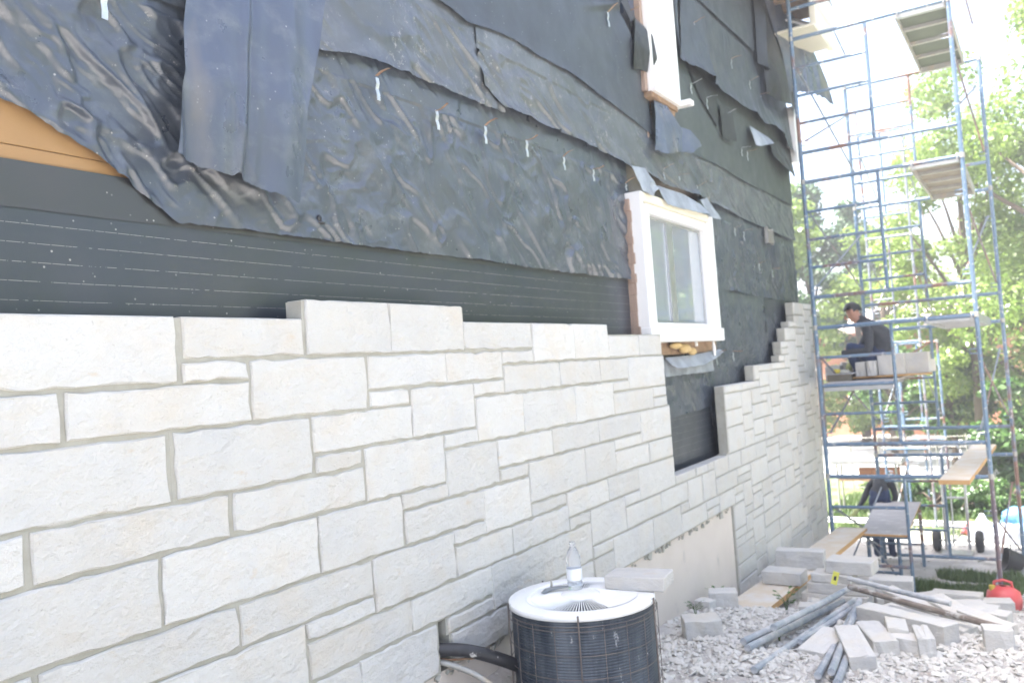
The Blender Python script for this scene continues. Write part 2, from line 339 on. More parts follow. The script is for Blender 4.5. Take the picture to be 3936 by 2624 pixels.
bump(n, l, b, [(noise(n, l, tc, 14, 8, 0.75), 0.8, 0.03)])
gme.materials.append(m); go = bpy.data.objects.new('ground', gme); col.objects.link(go); tag(go, kind='structure')

# ---------------------------------------------------------------- stone cladding
STONES = [
    (1.003,1.648,2,5), (1.67,2.174,3,5), (1.666,1.915,2,3), (1.027,1.278,0,2), (1.295,1.918,0,2),
    (1.926,2.491,0,3), (0.988,1.599,-3,0), (1.62,2.177,-3,0), (2.186,2.753,-2,0), (2.191,2.436,-3,-2),
    (1.0,1.167,-5,-3), (1.187,1.807,-5,-3), (1.823,2.442,-5,-3), (2.45,2.956,-5,-2), (2.188,2.646,3,6),
    (2.643,3.163,3,6), (3.163,3.779,3,5), (3.47,3.776,2,3), (3.776,4.243,2,5), (4.234,4.683,2,5),
    (4.681,5.149,2,4), (5.153,5.541,2,4), (2.501,3.011,1,3), (3.004,3.472,1,3), (2.501,2.743,0,1),
    (2.754,3.209,-2,1), (3.213,3.474,0,1), (3.482,4.048,0,2), (4.044,4.541,0,2), (4.545,4.942,0,2),
    (4.952,5.562,-1,2), (4.7,4.945,-1,0), (3.219,3.642,-3,0), (3.634,4.205,-3,0), (4.196,4.704,-3,0),
    (4.706,5.325,-3,-1), (5.329,5.565,-2,-1), (5.333,5.573,-3,-2), (2.962,3.222,-3,-2), (2.959,3.378,-6,-3),
    (3.379,3.906,-5,-3), (3.905,4.465,-5,-3), (4.461,5.082,-5,-3), (4.671,5.073,-6,-5), (5.081,5.603,-6,-3),
    (3.383,3.638,-6,-5), (3.646,4.266,-8,-5), (4.263,4.664,-8,-5), (4.668,5.186,-8,-6), (5.19,5.592,-8,-6),
    (2.655,2.963,-6,-5), (2.662,3.233,-8,-6), (3.228,3.646,-9,-6), (3.653,4.018,-9,-8), (4.02,4.532,-10,-8),
    (4.54,4.99,-10,-8), (4.982,5.602,-11,-8), (5.619,6.03,-11,-10), (4.744,4.99,-11,-10), (2.981,3.232,-9,-8),
    (1.556,2.182,-8,-5), (2.186,2.649,-8,-5), (2.455,2.981,-11,-8), (2.986,3.454,-11,-9), (3.451,4.029,-11,-9),
    (4.034,4.282,-11,-10), (4.284,4.754,-13,-10), (4.758,5.321,-13,-11), (5.325,5.829,-13,-11), (5.673,5.83,-14,-13),
    (1.005,1.546,-8,-5), (1.826,2.452,-10,-8), (1.192,1.819,-10,-8), (2.099,2.451,-11,-10), (2.103,2.669,-13,-11),
    (2.667,3.257,-13,-11), (3.248,3.729,-14,-11), (3.719,4.28,-14,-11), (4.289,4.54,-14,-13), (4.288,4.55,-16,-14),
    (4.541,5.148,-16,-13), (5.153,5.659,-16,-13), (1.028,1.176,-9,-8), (1.4,2.095,-13,-10), (2.105,2.357,-15,-13),
    (2.353,2.824,-16,-13), (2.9,3.25,-14,-13), (2.92,3.362,-16,-14), (3.371,3.72,-16,-14),
]

ZR = -0.1085
def rz(r): return ZR + 0.07 * r
XF, XB = -2.19, -2.28
wall = empty('stone_cladding', (-2.28, 6.0, -1.9), 'pale cut limestone cladding being laid in random courses up the side of the house', 'wall')
def top_r(y):
    if y < 5.6: return 99
    if y < 6.83: return -10
    if y < 7.77: return -2
    if y < 8.7: return 0
    if y < 8.82: return 1
    if y < 9.0: return 3
    if y < 9.22: return 5
    if y < 9.43: return 6
    return 9
def bot_r(y): return -16 if y < 6.87 else -37
cells = list(STONES)
DY = 0.05; Y0g, Y1g = 0.15, 10.35
NC = int((Y1g - Y0g) / DY); occ = np.zeros((NC, 60), bool)     # row index r+40
def ci(y): return int(round((y - Y0g) / DY))
for c in range(NC):
    yc = Y0g + (c + .5) * DY
    tr = top_r(yc)
    if yc < 5.57: tr = 99
    for r in range(-40, 20):
        if r >= tr or r < bot_r(yc): occ[c, r + 40] = True
        if yc < 1.02 and r >= 5: occ[c, r + 40] = True
        if yc >= 1.02 and yc < 5.57 and r >= 2: occ[c, r + 40] = True     # tops there are all measured
for (a, b_, r0, r1) in STONES:
    for c in range(max(0, ci(a)), min(NC, max(ci(b_), ci(a) + 1))):
        for r in range(r0, r1): occ[c, r + 40] = True
occ[ci(2.82):ci(2.92), 24:26] = True; occ[ci(2.82):ci(2.90), 26] = True
rg = random.Random(11); gen = []
for r in range(-37, 9):
    c = 0
    while c < NC:
        if occ[c, r + 40]: c += 1; continue
        w = 0
        h = rg.choice((1, 2, 2, 3, 3)) if (Y0g + c * DY) > 5.5 else rg.choice((2, 3, 2))
        wt = rg.randint(5, 8) if h == 1 else rg.randint(6, 11)
        while c + w < NC and w < wt and not occ[c + w, r + 40]: w += 1
        # do not leave slivers
        k = 0
        while c + w + k < NC and k < 3 and not occ[c + w + k, r + 40]: k += 1
        if k < 3 and not (c + w + k < NC and not occ[c + w + k, r + 40]): w += k
        hh = 1
        while hh < h and not occ[c:c + w, r + 40 + hh].any(): hh += 1
        occ[c:c + w, r + 40:r + 40 + hh] = True
        gen.append([Y0g + c * DY + .004, Y0g + (c + w) * DY - .008, r, r + hh])
        c += w
# snap generated pieces to the measured ones beside them
for g_ in gen:
    for (a, b_, r0, r1) in STONES:
        if r0 < g_[3] and r1 > g_[2]:
            if abs(b_ - g_[0]) < 0.055: g_[0] = max(g_[0] if abs(g_[0] - b_) < .001 else b_ + .013, b_ + .013)
            if abs(a - g_[1]) < 0.055: g_[1] = a - .013
gen = [tuple(g_) for g_ in gen if g_[1] - g_[0] > 0.04]
cells += gen
mort = MB(); rs = random.Random(5)
def build_stone(a, b_, r0, r1, i):
    near = a < 4.2
    a += .0025; b_ -= .0025
    j = 0.004 if near else 0.0025
    z0, z1 = rz(r0) + .0055, rz(r1) - .0065
    w, h = b_ - a, z1 - z0
    if w < .02: return
    ny_ = max(3, min(12, int(w / .04))) if near else 2
    nz_ = max(2, min(4, int(h / .045))) if near else 1
    per = []
    for k in range(ny_): per.append((a + w * k / ny_, z0))
    for k in range(nz_): per.append((b_, z0 + h * k / nz_))
    for k in range(ny_): per.append((b_ - w * k / ny_, z1))
    for k in range(nz_): per.append((a, z1 - h * k / nz_))
    istop = (r1 >= 5 or (r1 == top_r((a + b_) / 2)))
    N = len(per); outer = []; inner = []; back = []
    cy, cz = (a + b_) / 2, (z0 + z1) / 2
    prot = rs.uniform(-.003, .003)
    for (y, z) in per:
        yy = y + rs.uniform(-j, j); zz = z + rs.uniform(-j, j)
        if istop and z == z1: zz = z1
        if near and rs.random() < .10:
            zz += (.007 if z < cz else -.007) * rs.random(); yy += (.006 if y < cy else -.006) * rs.random()
        outer.append((XF - .006 + prot, yy, zz))
        sy = -1 if yy > cy + w * .3 else (1 if yy < cy - w * .3 else 0); sz = -1 if zz > cz else 1
        inner.append((XF + prot + rs.uniform(-.001, .002), yy + sy * .0045 * rs.uniform(.5, 1.5), zz + sz * .0045 * rs.uniform(.5, 1.4)))
        back.append((XB, y, zz))
    vs = inner + outer + back
    fs = [list(range(N))[::1]]
    for k in range(N):
        k2 = (k + 1) % N
        fs.append([k, N + k, N + k2, k2]); fs.append([N + k, 2 * N + k, 2 * N + k2, N + k2])
    me = bpy.data.meshes.new('stone'); me.from_pydata([(v[0] + 2.28, v[1] - 6.0, v[2] + 1.9) for v in vs], [], fs)
    bm = bmesh.new(); bm.from_mesh(me); bmesh.ops.recalc_face_normals(bm, faces=bm.faces[:]); bm.to_mesh(me); bm.free()
    link('stone', me, M['stone'], wall)
    x = -2.1990 + rs.uniform(-.0008, .0008)
    e = .0145
    ztop = z1 if istop else rz(r1) + .002
    mort.box(-2.275 + 2.28, x + 2.28, a - e - 6, b_ + e - 6, rz(r0) - .002 + 1.9, ztop - (.004 if istop else 0) + 1.9)
cells = sorted(cells, key=lambda c_: c_[0] + (100 if c_[0] > 9.6 else 0))
for i, (a, b_, r0, r1) in enumerate(cells): build_stone(a, b_, r0, r1, i)
print('stones', len(cells))
mo = mort.build('mortar', M['mortar'], wall)
# corner return of the cladding round the end of the house
corner = MB()
for r in range(-37, 9, 2):
    corner.box(-2.9 + 2.28, -2.285 + 2.28, 10.30 - 6, 10.36 - 6, rz(r) + .004 + 1.9, rz(min(r + 2, 9)) - .004 + 1.9)
corner.build('corner_return', M['stone'], wall)

# ---------------------------------------------------------------- the house behind it
house = empty('house', (-2.4, 5.0, -1.8), 'house under repair with torn black tar felt over its boards and white windows', 'house')
HX, HY, HZ = house.location
def hp(v): return (v[0] - HX, v[1] - HY, v[2] - HZ)
def hbuild(mb, name, mats, parent=None, **k):
    mb.v = [hp(v) for v in mb.v] ; return mb.build(name, mats, parent or house, **k)
h = MB(); h.box(-9, -2.40, -4, 10.28, -3.2, 4.05); hbuild(h, 'wall', M['sheath_grey'])
# fibre boards seen where the felt has come away
for (y0, y1, z0, z1) in ((-.6, 1.14, .30, .7215), (1.142, 3.58, .30, .7215), (-.6, 2.36, .7235, 1.14), (2.362, 4.8, .7235, 1.14)):
    h = MB(); h.box(-2.398, -2.362, y0, y1, z0, z1); hbuild(h, 'sheathing_board', M['sheath'], bevel=.002)
h = MB(); h.box(-2.40, -2.215, -.8, 6.87, -2.4, -1.2345)
fo = hbuild(h, 'foundation', M['plaster'])
# uneven render lip and crumbs under the lowest course
lip = MB(); rl = random.Random(3)
for i in range(110):
    y = rl.uniform(.8, 6.85); s_ = rl.uniform(.005, .016)
    if rl.random() < .25: s_ *= 1.5
    M4 = Matrix.Translation((-2.212 + rl.uniform(-.012, .008), y, -1.243 - rl.uniform(0, .016))) @ Matrix.Rotation(rl.uniform(0, 3), 4, (rl.random(), rl.random(), rl.random())) @ Matrix.Diagonal((s_ * .7, s_ * 1.0, s_ * .6, 1))
    lip.box(-1, 1, -1, 1, -1, 1, 0, M4)
lo = hbuild(lip, 'mortar_crumbs', M['mortar']); lo['kind'] = 'stuff'

def resample(pts, nn):
    p = np.array([(q[0], q[1], q[2] if len(q) > 2 else 0.0) for q in pts], float)
    d = np.r_[0, np.cumsum(np.hypot(np.diff(p[:, 0]), np.diff(p[:, 1])))]; t = np.linspace(0, d[-1], nn)
    return np.stack([np.interp(t, d, p[:, k]) for k in range(3)], -1)
def sheet(name, curves, mt, x, nu, nv, amp=.006, scale=.09, ang=.6, stretch=2.2, seed=0, curl=0, jag=.003, parent=None, extra=None, amp2=None):
    C = [resample(c_, nu) for c_ in curves]
    dd = [0]
    for a, b_ in zip(C[:-1], C[1:]): dd.append(dd[-1] + float(np.mean(np.hypot(*(b_ - a)[:, :2].T))))
    tv = np.linspace(0, dd[-1], nv); P = np.zeros((nv, nu, 3))
    for i, t in enumerate(tv):
        k = min(len(C) - 2, max(0, int(np.searchsorted(dd, t) - 1))); f = (t - dd[k]) / max(1e-6, dd[k + 1] - dd[k]); P[i] = C[k] * (1 - f) + C[k + 1] * f
    Y, Z, XO = P[..., 0].copy(), P[..., 1].copy(), P[..., 2]
    fall = np.exp(-tv / 0.05)[:, None]
    Z += jag * fall * (vn(Y * 35, Y * 0, seed + 31) + .6 * vn(Y * 110, Y * 0, seed + 32))
    msk = .55 + .6 * np.clip(vn(Y * 1.6 + 3, Z * 2.2, seed + 40) * 1.8 + .5, 0, 1)
    Xd = msk * amp * (wr(Y, Z, scale, seed, ang, stretch) + .16 * wr(Y, Z, scale * .45, seed + 1, ang + .5, stretch) + .35 * wr(Y, Z, scale * 2.6, seed + 2, ang - .2, 1.6) - .6)
    if amp2: Xd += amp2 * wr(Y, Z, scale * .4, seed + 8, ang - 1.1, 1.5) * np.clip(vn(Y * 1.1, Z * 1.4, seed + 9) * 1.6 + .5, 0, 1)
    Xd = Xd * np.where(tv > tv[-1] - .14, .25, 1.0)[:, None]
    Xd = np.maximum(Xd, -.008)
    X = x + Xd + XO + curl * np.exp(-tv / 0.06)[:, None] * (.55 + .45 * vn(Y * 5, Z * 0, seed + 12)) + .003 * vn(Y * 1.5, Z * 1.5, seed + 14)
    if extra: X = X + extra(Y, Z)
    me = bpy.data.meshes.new(name)
    V = np.stack([X - HX, Y - HY, Z - HZ], -1).reshape(-1, 3)
    idx = np.arange(nu * nv).reshape(nv, nu); F = np.stack([idx[:-1, :-1], idx[:-1, 1:], idx[1:, 1:], idx[1:, :-1]], -1).reshape(-1, 4)
    me.from_pydata(V.tolist(), [], F.tolist()); me.polygons.foreach_set('use_smooth', [True] * len(F)); me.materials.append(mt)
    return link(name, me, None, parent or house)
# smooth lower membrane with printed lap lines, ends at the small window
sheet('smooth_membrane', [[(-.8, -1.22), (5.52, -1.22)], [(-.8, .553), (1.8, .556), (5.52, .556)]], M['membrane'], -2.350, 60, 12, amp=.0012, scale=.5, jag=0)
sheet('smooth_membrane', [[(5.50, -1.22), (7.4, -1.22)], [(5.50, -.33), (7.4, -.33)]], M['membrane'], -2.349, 30, 8, amp=.0015, scale=.4, jag=0)
sheet('membrane_lap', [[(-.8, .545), (5.52, .545)], [(-.8, .668), (1.8, .680), (5.52, .70)]], M['membrane_plain'], -2.346, 90, 6, amp=.001, scale=.5, jag=.0006)
# first course of felt, wrinkled
A_bot = [(-.6, 1.10), (.8, .97), (1.0, .925), (1.242, .84), (1.311, .816), (1.42, .77), (1.532, .72), (1.607, .673), (1.695, .617), (1.787, .556), (2.055, .563), (2.417, .562), (2.863, .56), (3.541, .565), (4.469, .557), (5.50, .565)]
sheet('felt_sheet', [A_bot, [(-.6, 1.35), (2.5, 1.42), (5.50, 1.46)]], M['felt'], -2.336, 640, 150, amp=.021, scale=.084, ang=.8, stretch=2.3, seed=1, curl=.004, amp2=.003)
# upper left sheet, heavily wrinkled
sheet('felt_sheet', [[(-.6, 1.28), (2.47, 1.28)], [(-.6, 2.3), (2.47, 2.3)]], M['felt'], -2.322, 280, 110, amp=.015, scale=.17, ang=.15, stretch=2.6, seed=11, jag=.0)
B1 = [(2.3, 1.30), (2.502, 1.318), (2.664, 1.350), (2.802, 1.363), (3.104, 1.371), (3.488, 1.371), (3.725, 1.37), (3.86, 1.373)]
sheet('felt_sheet', [B1, [(2.3, 1.55), (3.68, 1.55)], [(2.3, 1.9), (3.63, 1.84)]], M['felt_dusty'], -2.308, 190, 80, amp=.017, scale=.10, ang=.6, stretch=2.4, seed=21, curl=.020, jag=.003)
B2 = [(3.80, 1.395), (3.98, 1.384), (4.085, 1.403), (4.33, 1.387), (4.602, 1.395), (4.96, 1.38), (5.222, 1.369), (5.505, 1.348), (5.70, 1.365), (6.1, 1.325), (6.44, 1.330), (6.9, 1.345), (7.428, 1.323), (8.216, 1.30), (9.127, 1.284), (10.26, 1.265)]
sheet('felt_sheet', [B2, [(3.655, 1.47), (10.26, 1.40)], [(3.622, 1.60), (10.26, 1.55)], [(3.615, 1.84), (6.0, 1.80), (10.26, 1.79)]], M['felt_dusty'], -2.300, 600, 70, amp=.018, scale=.11, ang=.45, stretch=2.8, seed=31, curl=.026, jag=.004)
Cb = [(2.9, 1.90), (3.12, 1.83), (3.267, 1.794), (3.535, 1.761), (3.758, 1.785), (3.956, 1.804), (4.237, 1.791), (4.664, 1.788), (5.023, 1.752), (5.499, 1.711), (5.93, 1.665)]
def hole_pull(Y, Z): return .05 * np.exp(-(((Y - 5.62) / .16) ** 2 + ((Z - 2.33) / .22) ** 2)) + .03 * np.exp(-((Z - 2.3 + (Y - 4.9) * -.35) / .03) ** 2) * np.clip((Y - 4.8) / .6, 0, 1)
sheet('felt_sheet', [Cb, [(2.9, 2.1), (5.5, 2.1), (5.93, 2.05)], [(2.9, 2.5), (5.25, 2.5), (5.62, 2.22)], [(2.7, 2.9), (4.9, 2.9), (5.33, 2.62)], [(2.7, 3.6), (4.3, 3.6), (4.75, 3.1)]], M['felt_flat'], -2.292, 230, 130, amp=.0035, scale=.16, ang=.5, stretch=3, seed=41, curl=.016, jag=.004, extra=hole_pull)
# boards and dark pocket behind the torn edge beside the upper window
h = MB(); h.box(-2.399, -2.372, 4.4, 5.90, 1.85, 3.7); hbuild(h, 'sheathing_board', M['sheath_grey'])
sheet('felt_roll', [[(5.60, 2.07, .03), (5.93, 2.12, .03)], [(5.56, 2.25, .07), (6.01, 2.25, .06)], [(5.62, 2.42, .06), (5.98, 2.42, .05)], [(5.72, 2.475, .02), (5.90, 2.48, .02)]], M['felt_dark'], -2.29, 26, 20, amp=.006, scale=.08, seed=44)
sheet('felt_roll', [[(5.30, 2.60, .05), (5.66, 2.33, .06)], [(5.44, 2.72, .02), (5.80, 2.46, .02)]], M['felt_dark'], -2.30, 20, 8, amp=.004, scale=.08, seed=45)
# felt right of the windows
sheet('felt_sheet', [[(5.97, 1.66), (6.048, 1.658), (6.61, 1.685), (7.625, 1.70), (8.29, 1.671), (9.255, 1.69), (10.26, 1.68)], [(5.97, 2.1), (10.26, 2.2)], [(6.62, 2.6), (10.26, 2.7)]], M['felt_green'], -2.294, 260, 60, amp=.003, scale=.14, ang=.5, stretch=2.6, seed=51, curl=.014, jag=.003)
sheet('felt_sheet', [[(6.93, .60), (8.7, .56), (10.26, .55)], [(6.93, 1.36), (10.26, 1.33)]], M['felt'], -2.322, 260, 80, amp=.020, scale=.10, ang=.9, stretch=1.7, seed=61, curl=.010, amp2=.006)
sheet('felt_sheet', [[(5.5, -.45), (6.9, -.42), (6.95, -.9), (8.9, -.9)], [(5.5, -.1), (8.9, -.2)], [(6.9, .1), (9.3, .1)], [(6.93, .60), (9.3, .57)]], M['felt'], -2.335, 220, 90, amp=.020, scale=.095, ang=.9, stretch=1.6, seed=71, curl=.006, amp2=.008)
sheet('felt_sheet', [[(8.8, -.5), (10.27, -.5)], [(8.8, 1.35), (10.27, 1.35)]], M['felt_flat'], -2.330, 40, 40, amp=.002, scale=.2, seed=72)
# upper right courses flapping outwards
Db = [(6.52, 2.385, .03), (6.95, 2.43, .05), (7.30, 2.44, .09), (7.36, 2.40, .05), (7.85, 2.385, .05), (8.6, 2.41, .07), (8.95, 2.385, .06), (9.35, 2.43, .09), (9.7, 2.42, .09), (10.0, 2.33, .06), (10.27, 2.28, .05)]
sheet('felt_sheet', [Db, [(6.58, 2.7, .01), (7.3, 2.7, .05), (7.6, 2.7, .015), (9.0, 2.7, .02), (10.27, 2.7, .03)], [(6.7, 3.22), (10.27, 3.22)]], M['felt_flat'], -2.285, 260, 60, amp=.006, scale=.16, ang=1.1, stretch=3, seed=81, curl=.03, jag=.006)
sheet('felt_sheet', [[(6.6, 3.12), (7.3, 3.115), (9.2, 3.15), (9.7, 3.1)], [(6.6, 4.1), (9.9, 4.0)]], M['felt_flat'], -2.262, 140, 30, amp=.004, scale=.2, seed=82, curl=.012)
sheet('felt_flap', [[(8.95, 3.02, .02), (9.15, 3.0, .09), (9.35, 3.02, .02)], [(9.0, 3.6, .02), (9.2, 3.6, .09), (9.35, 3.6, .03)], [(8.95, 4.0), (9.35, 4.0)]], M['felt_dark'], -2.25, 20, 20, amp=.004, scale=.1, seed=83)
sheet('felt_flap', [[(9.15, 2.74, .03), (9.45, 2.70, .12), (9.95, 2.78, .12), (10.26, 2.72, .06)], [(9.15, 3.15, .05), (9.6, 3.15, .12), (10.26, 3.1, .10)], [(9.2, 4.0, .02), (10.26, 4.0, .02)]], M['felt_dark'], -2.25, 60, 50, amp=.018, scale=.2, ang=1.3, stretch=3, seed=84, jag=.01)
sheet('felt_flap', [[(9.9, 2.92, .10), (10.35, 3.0, .26), (10.9, 2.93, .40)], [(9.7, 3.3, .10), (10.3, 3.3, .22), (10.72, 3.35, .33)], [(9.4, 3.75, .05), (10.1, 3.8, .12), (10.4, 3.78, .2)], [(9.2, 4.05, .02), (10.0, 4.05, .05), (10.2, 4.02, .08)]], M['felt_blue'], -2.24, 60, 50, amp=.022, scale=.22, ang=1.4, stretch=3, seed=85, jag=.01)
sheet('felt_flap', [[(6.48, 2.42, .06), (6.6, 2.40, .02), (6.62, 2.40, .02)], [(6.44, 2.8, .10), (6.55, 2.8, .04), (6.62, 2.8, .02)], [(6.44, 3.4, .10), (6.62, 3.4, .03)]], M['felt_dark'], -2.27, 14, 40, amp=.012, scale=.07, seed=86)
sheet('felt_flap', [[(8.55, 2.07, .07), (8.62, 2.07, .10), (9.25, 2.22, .09)], [(8.52, 2.27, .03), (9.3, 2.30, .03)]], M['membrane_light'], -2.285, 30, 14, amp=.006, scale=.1, seed=87)
sheet('felt_flap', [[(9.3, 2.12, .04), (9.9, 1.98, .10), (10.24, 2.0, .06)], [(9.3, 2.32, .02), (10.24, 2.36, .02)]], M['felt_dark'], -2.285, 30, 14, amp=.012, scale=.1, seed=88)
sheet('felt_tear_shade', [[(7.62, 1.98, .02), (8.0, 2.0, .04)], [(7.60, 2.28, .02), (7.95, 2.30, .03)]], M['felt_dark'], -2.285, 14, 14, amp=.004, scale=.1, seed=89, jag=.01)  # near-black sheets, here and next, stand in for shade inside the tears
sheet('felt_tear_shade', [[(7.10, 2.23, .01), (7.55, 2.05, .01)], [(6.75, 2.50, .01), (7.60, 2.42, .01)]], M['felt_dark'], -2.288, 20, 14, amp=.003, scale=.1, seed=90, jag=.01)
h = MB(); h.box(-2.30, -2.19, 10.27, 10.34, 2.20, 2.86); hbuild(h, 'corner_trim', M['vinyl'], bevel=.004)
# felt corner folded below the upper window
sheet('felt_flap', [[(5.87, 1.535, .02), (6.03, 1.525, .05), (6.33, 1.60, .06)], [(5.92, 1.8, .02), (6.38, 1.78, .06)], [(5.94, 1.97, .01), (6.10, 1.965, .02)]], M['felt_blue'], -2.27, 34, 34, amp=.009, scale=.11, ang=1.2, seed=91, jag=.004)
sheet('felt_flap', [[(6.33, 1.60, .06), (6.45, 1.60, .10), (6.68, 1.70, .11)], [(6.36, 1.80, .05), (6.52, 1.80, .08), (6.66, 1.74, .10)]], M['felt_blue'], -2.27, 20, 14, amp=.012, scale=.07, seed=92)
# long strip hanging loose in front of the wall
def fold(Y, Z): return .022 * np.exp(-((Y - 1.98 - (Z - .8) * .14) / .022) ** 2) + .010 * np.exp(-((Y - 2.05 - (Z - .8) * .14) / .03) ** 2) + .012 * np.sin((Y - (Z - .7) * .15) * 24) + .02 * np.exp(-((Y - 1.74) / .02) ** 2)
sheet('hanging_felt_strip', [[(1.725, .759, .01), (1.788, .736), (1.889, .717), (1.962, .731), (2.053, .697), (2.246, .669, .015)], [(1.743, .916, .01), (2.30, .864, .01)], [(1.784, 1.04, .01), (2.325, 1.03, .01)], [(1.794, 1.185), (2.37, 1.14)], [(1.809, 1.275), (2.412, 1.275)], [(1.86, 1.7, -.02), (2.53, 1.7, -.02)], [(1.88, 2.1, -.04), (2.64, 2.1, -.04)]], M['felt_blue'], -2.25, 90, 150, amp=.007, scale=.13, ang=1.35, stretch=3.2, seed=95, jag=.006, extra=fold)

# ---------------------------------------------------------------- windows of the house
def window_small():
    w = empty('window', hp((-2.30, 6.1, .65)), None, None); w.parent = house
    W0 = Vector(w.location)
    def wb(name, mt, *boxes, bevel=0):
        q = MB()
        for bx in boxes: q.box(*bx)
        q.v = [(v[0] - (-2.30), v[1] - 6.1, v[2] - .65) for v in q.v]
        return q.build(name, mt, w, bevel=bevel)
    xo = -2.215; yl, yr, zb, zt = 5.43, 6.97, .150, 1.165
    wb('casing', M['vinyl'], (-2.36, xo, yl, yl + .045, zb, zt), bevel=.003)
    wb('casing', M['vinyl'], (-2.36, xo, yr - .085, yr, zb - .012, zt - .001), bevel=.003)
    wb('sill', M['vinyl'], (-2.36, xo + .012, yl - .005, yr + .035, zb - .028, zb + .075), bevel=.004)
    wb('head', M['vinyl_cream'], (-2.36, xo - .010, yl + .046, yr - .086, zt - .055, zt + .004), bevel=.003)
    fr = wb('frame', M['vinyl'], (-2.36, -2.255, 5.60, 5.665, .226, 1.095), (-2.36, -2.255, 6.86, 6.884, .226, 1.095), (-2.36, -2.254, 5.60, 6.884, 1.045, 1.109), (-2.36, -2.2535, 5.48, 6.884, .200, .262), (-2.36, -2.256, 5.477, 5.60, .2, 1.1), bevel=.002)
    wb('sash', M['alu'], (-2.325, -2.296, 6.085, 6.20, .262, 1.045), (-2.325, -2.300, 5.665, 5.69, .262, 1.045), (-2.325, -2.298, 6.84, 6.86, .262, 1.045), (-2.325, -2.299, 5.69, 6.84, .262, .280), (-2.325, -2.297, 5.69, 6.84, 1.026, 1.045))
    wb('pane', M['glass'], (-2.320, -2.312, 5.69, 6.085, .28, 1.026)); wb('pane', M['glass'], (-2.320, -2.312, 6.20, 6.84, .28, 1.026))
    return w
win = window_small()
def window_big():
    w = empty('window', hp((-2.30, 6.1, 2.6)), None, None); w.parent = house; w['label'] = 'tall upper white window whose jamb stands proud of the torn felt'
    def wb(name, mt, *boxes, bevel=0):
        q = MB()
        for bx in boxes: q.box(*bx)
        q.v = [(v[0] + 2.30, v[1] - 6.1, v[2] - 2.6) for v in q.v]
        return q.build(name, mt, w, bevel=bevel)
    wb('casing', M['vinyl'], (-2.36, -2.225, 5.86, 5.90, 2.0, 3.75), bevel=.003)
    wb('frame', M['vinyl'], (-2.36, -2.245, 5.90, 6.05, 2.0, 3.75), (-2.36, -2.262, 6.05, 6.12, 2.0, 3.75), bevel=.003)
    wb('casing', M['vinyl'], (-2.36, -2.205, 6.12, 6.385, 1.995, 3.75), bevel=.003)
    wb('sill', M['vinyl'], (-2.36, -2.20, 5.86, 6.40, 1.965, 2.0), (-2.30, -2.12, 6.36, 6.44, 1.962, 2.004), bevel=.004)
    wb('rotten_sill', M['rotwood'], (-2.38, -2.232, 5.84, 6.38, 1.925, 1.965), (-2.38, -2.25, 6.10, 6.36, 1.89, 1.925), bevel=.004)
    wb('jamb', M['rawwood'], (-2.38, -2.262, 5.80, 5.856, 1.965, 3.75)); wb('flashing', M['felt_blue'], (-2.38, -2.30, 5.70, 5.797, 2.30, 3.75))
    wb('jamb', M['rawwood'], (-2.38, -2.295, 5.86, 5.89, 1.55, 1.925))
window_big()
win['label'] = 'small white sliding window with two panes above the stonework'
# torn jamb strip and peeled flashing round the small window
h = MB(); rl = random.Random(8)
zz = .17
while zz < 1.12:
    dz = rl.uniform(.05, .12); h.box(-2.36, -2.288 + rl.uniform(-.01, .006), 5.414 + rl.uniform(-.006, .003), 5.428, zz, min(1.12, zz + dz)); zz += dz
hbuild(h, 'torn_jamb', M['rawwood'], bevel=.003)
sheet('peeled_flashing', [[(5.50, 1.175, .05), (5.62, 1.15, .07), (5.80, 1.235, .05)], [(5.40, 1.34, .02), (5.64, 1.36, .02)]], M['membrane_light'], -2.27, 26, 20, amp=.014, scale=.05, seed=101)
sheet('peeled_flashing', [[(5.82, 1.19, .06), (5.90, 1.13, .07), (6.17, 1.135, .07), (6.6, 1.15, .07), (6.89, 1.17, .07)], [(5.86, 1.27, .02), (6.40, 1.28, .02), (6.80, 1.25, .02)]], M['membrane_light'], -2.27, 60, 16, amp=.010, scale=.07, seed=102)
sheet('peeled_flashing', [[(6.87, 1.15, .06), (7.16, 1.16, .07)], [(6.80, 1.29, .02), (6.98, 1.33, .02)]], M['membrane_light'], -2.27, 20, 16, amp=.012, scale=.06, seed=103)
sheet('peeled_flashing', [[(5.86, -.055, .05), (6.0, -.075, .06), (6.52, -.068, .05), (6.85, -.02, .05), (7.13, .03, .03)], [(5.84, .01, .0), (6.5, .02, .0), (7.12, .05, .0)]], M['membrane_light'], -2.29, 50, 14, amp=.006, scale=.12, seed=104)
sheet('peeled_flashing', [[(5.84, -.13, .01), (6.94, -.125, .01)], [(5.84, .0, .0), (6.94, .0, .0)]], M['membrane_light'], -2.305, 40, 10, amp=.006, scale=.09, seed=105)
h = MB(); h.box(-2.39, -2.312, 5.6, 7.1, .03, .125); hbuild(h, 'gap_board', M['rotwood'])
def lump(mb, c, s, seed, n=10, mi=0):
    r_ = random.Random(seed); b = len(mb.v)
    bm = bmesh.new(); bmesh.ops.create_icosphere(bm, subdivisions=2, radius=1)
    vs = [tuple((v.co[k] * (1 + .25 * (r_.random() - .5))) * s[k] + c[k] for k in range(3)) for v in bm.verts]
    fs = [[v.index for v in f.verts] for f in bm.faces]; bm.free(); mb.add(vs, fs, mi)
h = MB(); lump(h, (-2.275, 6.05, .095), (.03, .12, .025), 1); lump(h, (-2.265, 6.20, .07), (.035, .11, .035), 2); lump(h, (-2.265, 6.36, .045), (.03, .06, .03), 3)
hbuild(h, 'spray_foam', M['foam'], smooth=True)
h = MB(); h.tube([(-2.25, 6.42, .118), (-2.25, 6.425, .085)], .012); h.tube([(-2.25, 6.84, .118), (-2.248, 6.84, .06), (-2.247, 6.84, .0)], [.010, .016, .010]); hbuild(h, 'foam_drip', M['vinyl'])

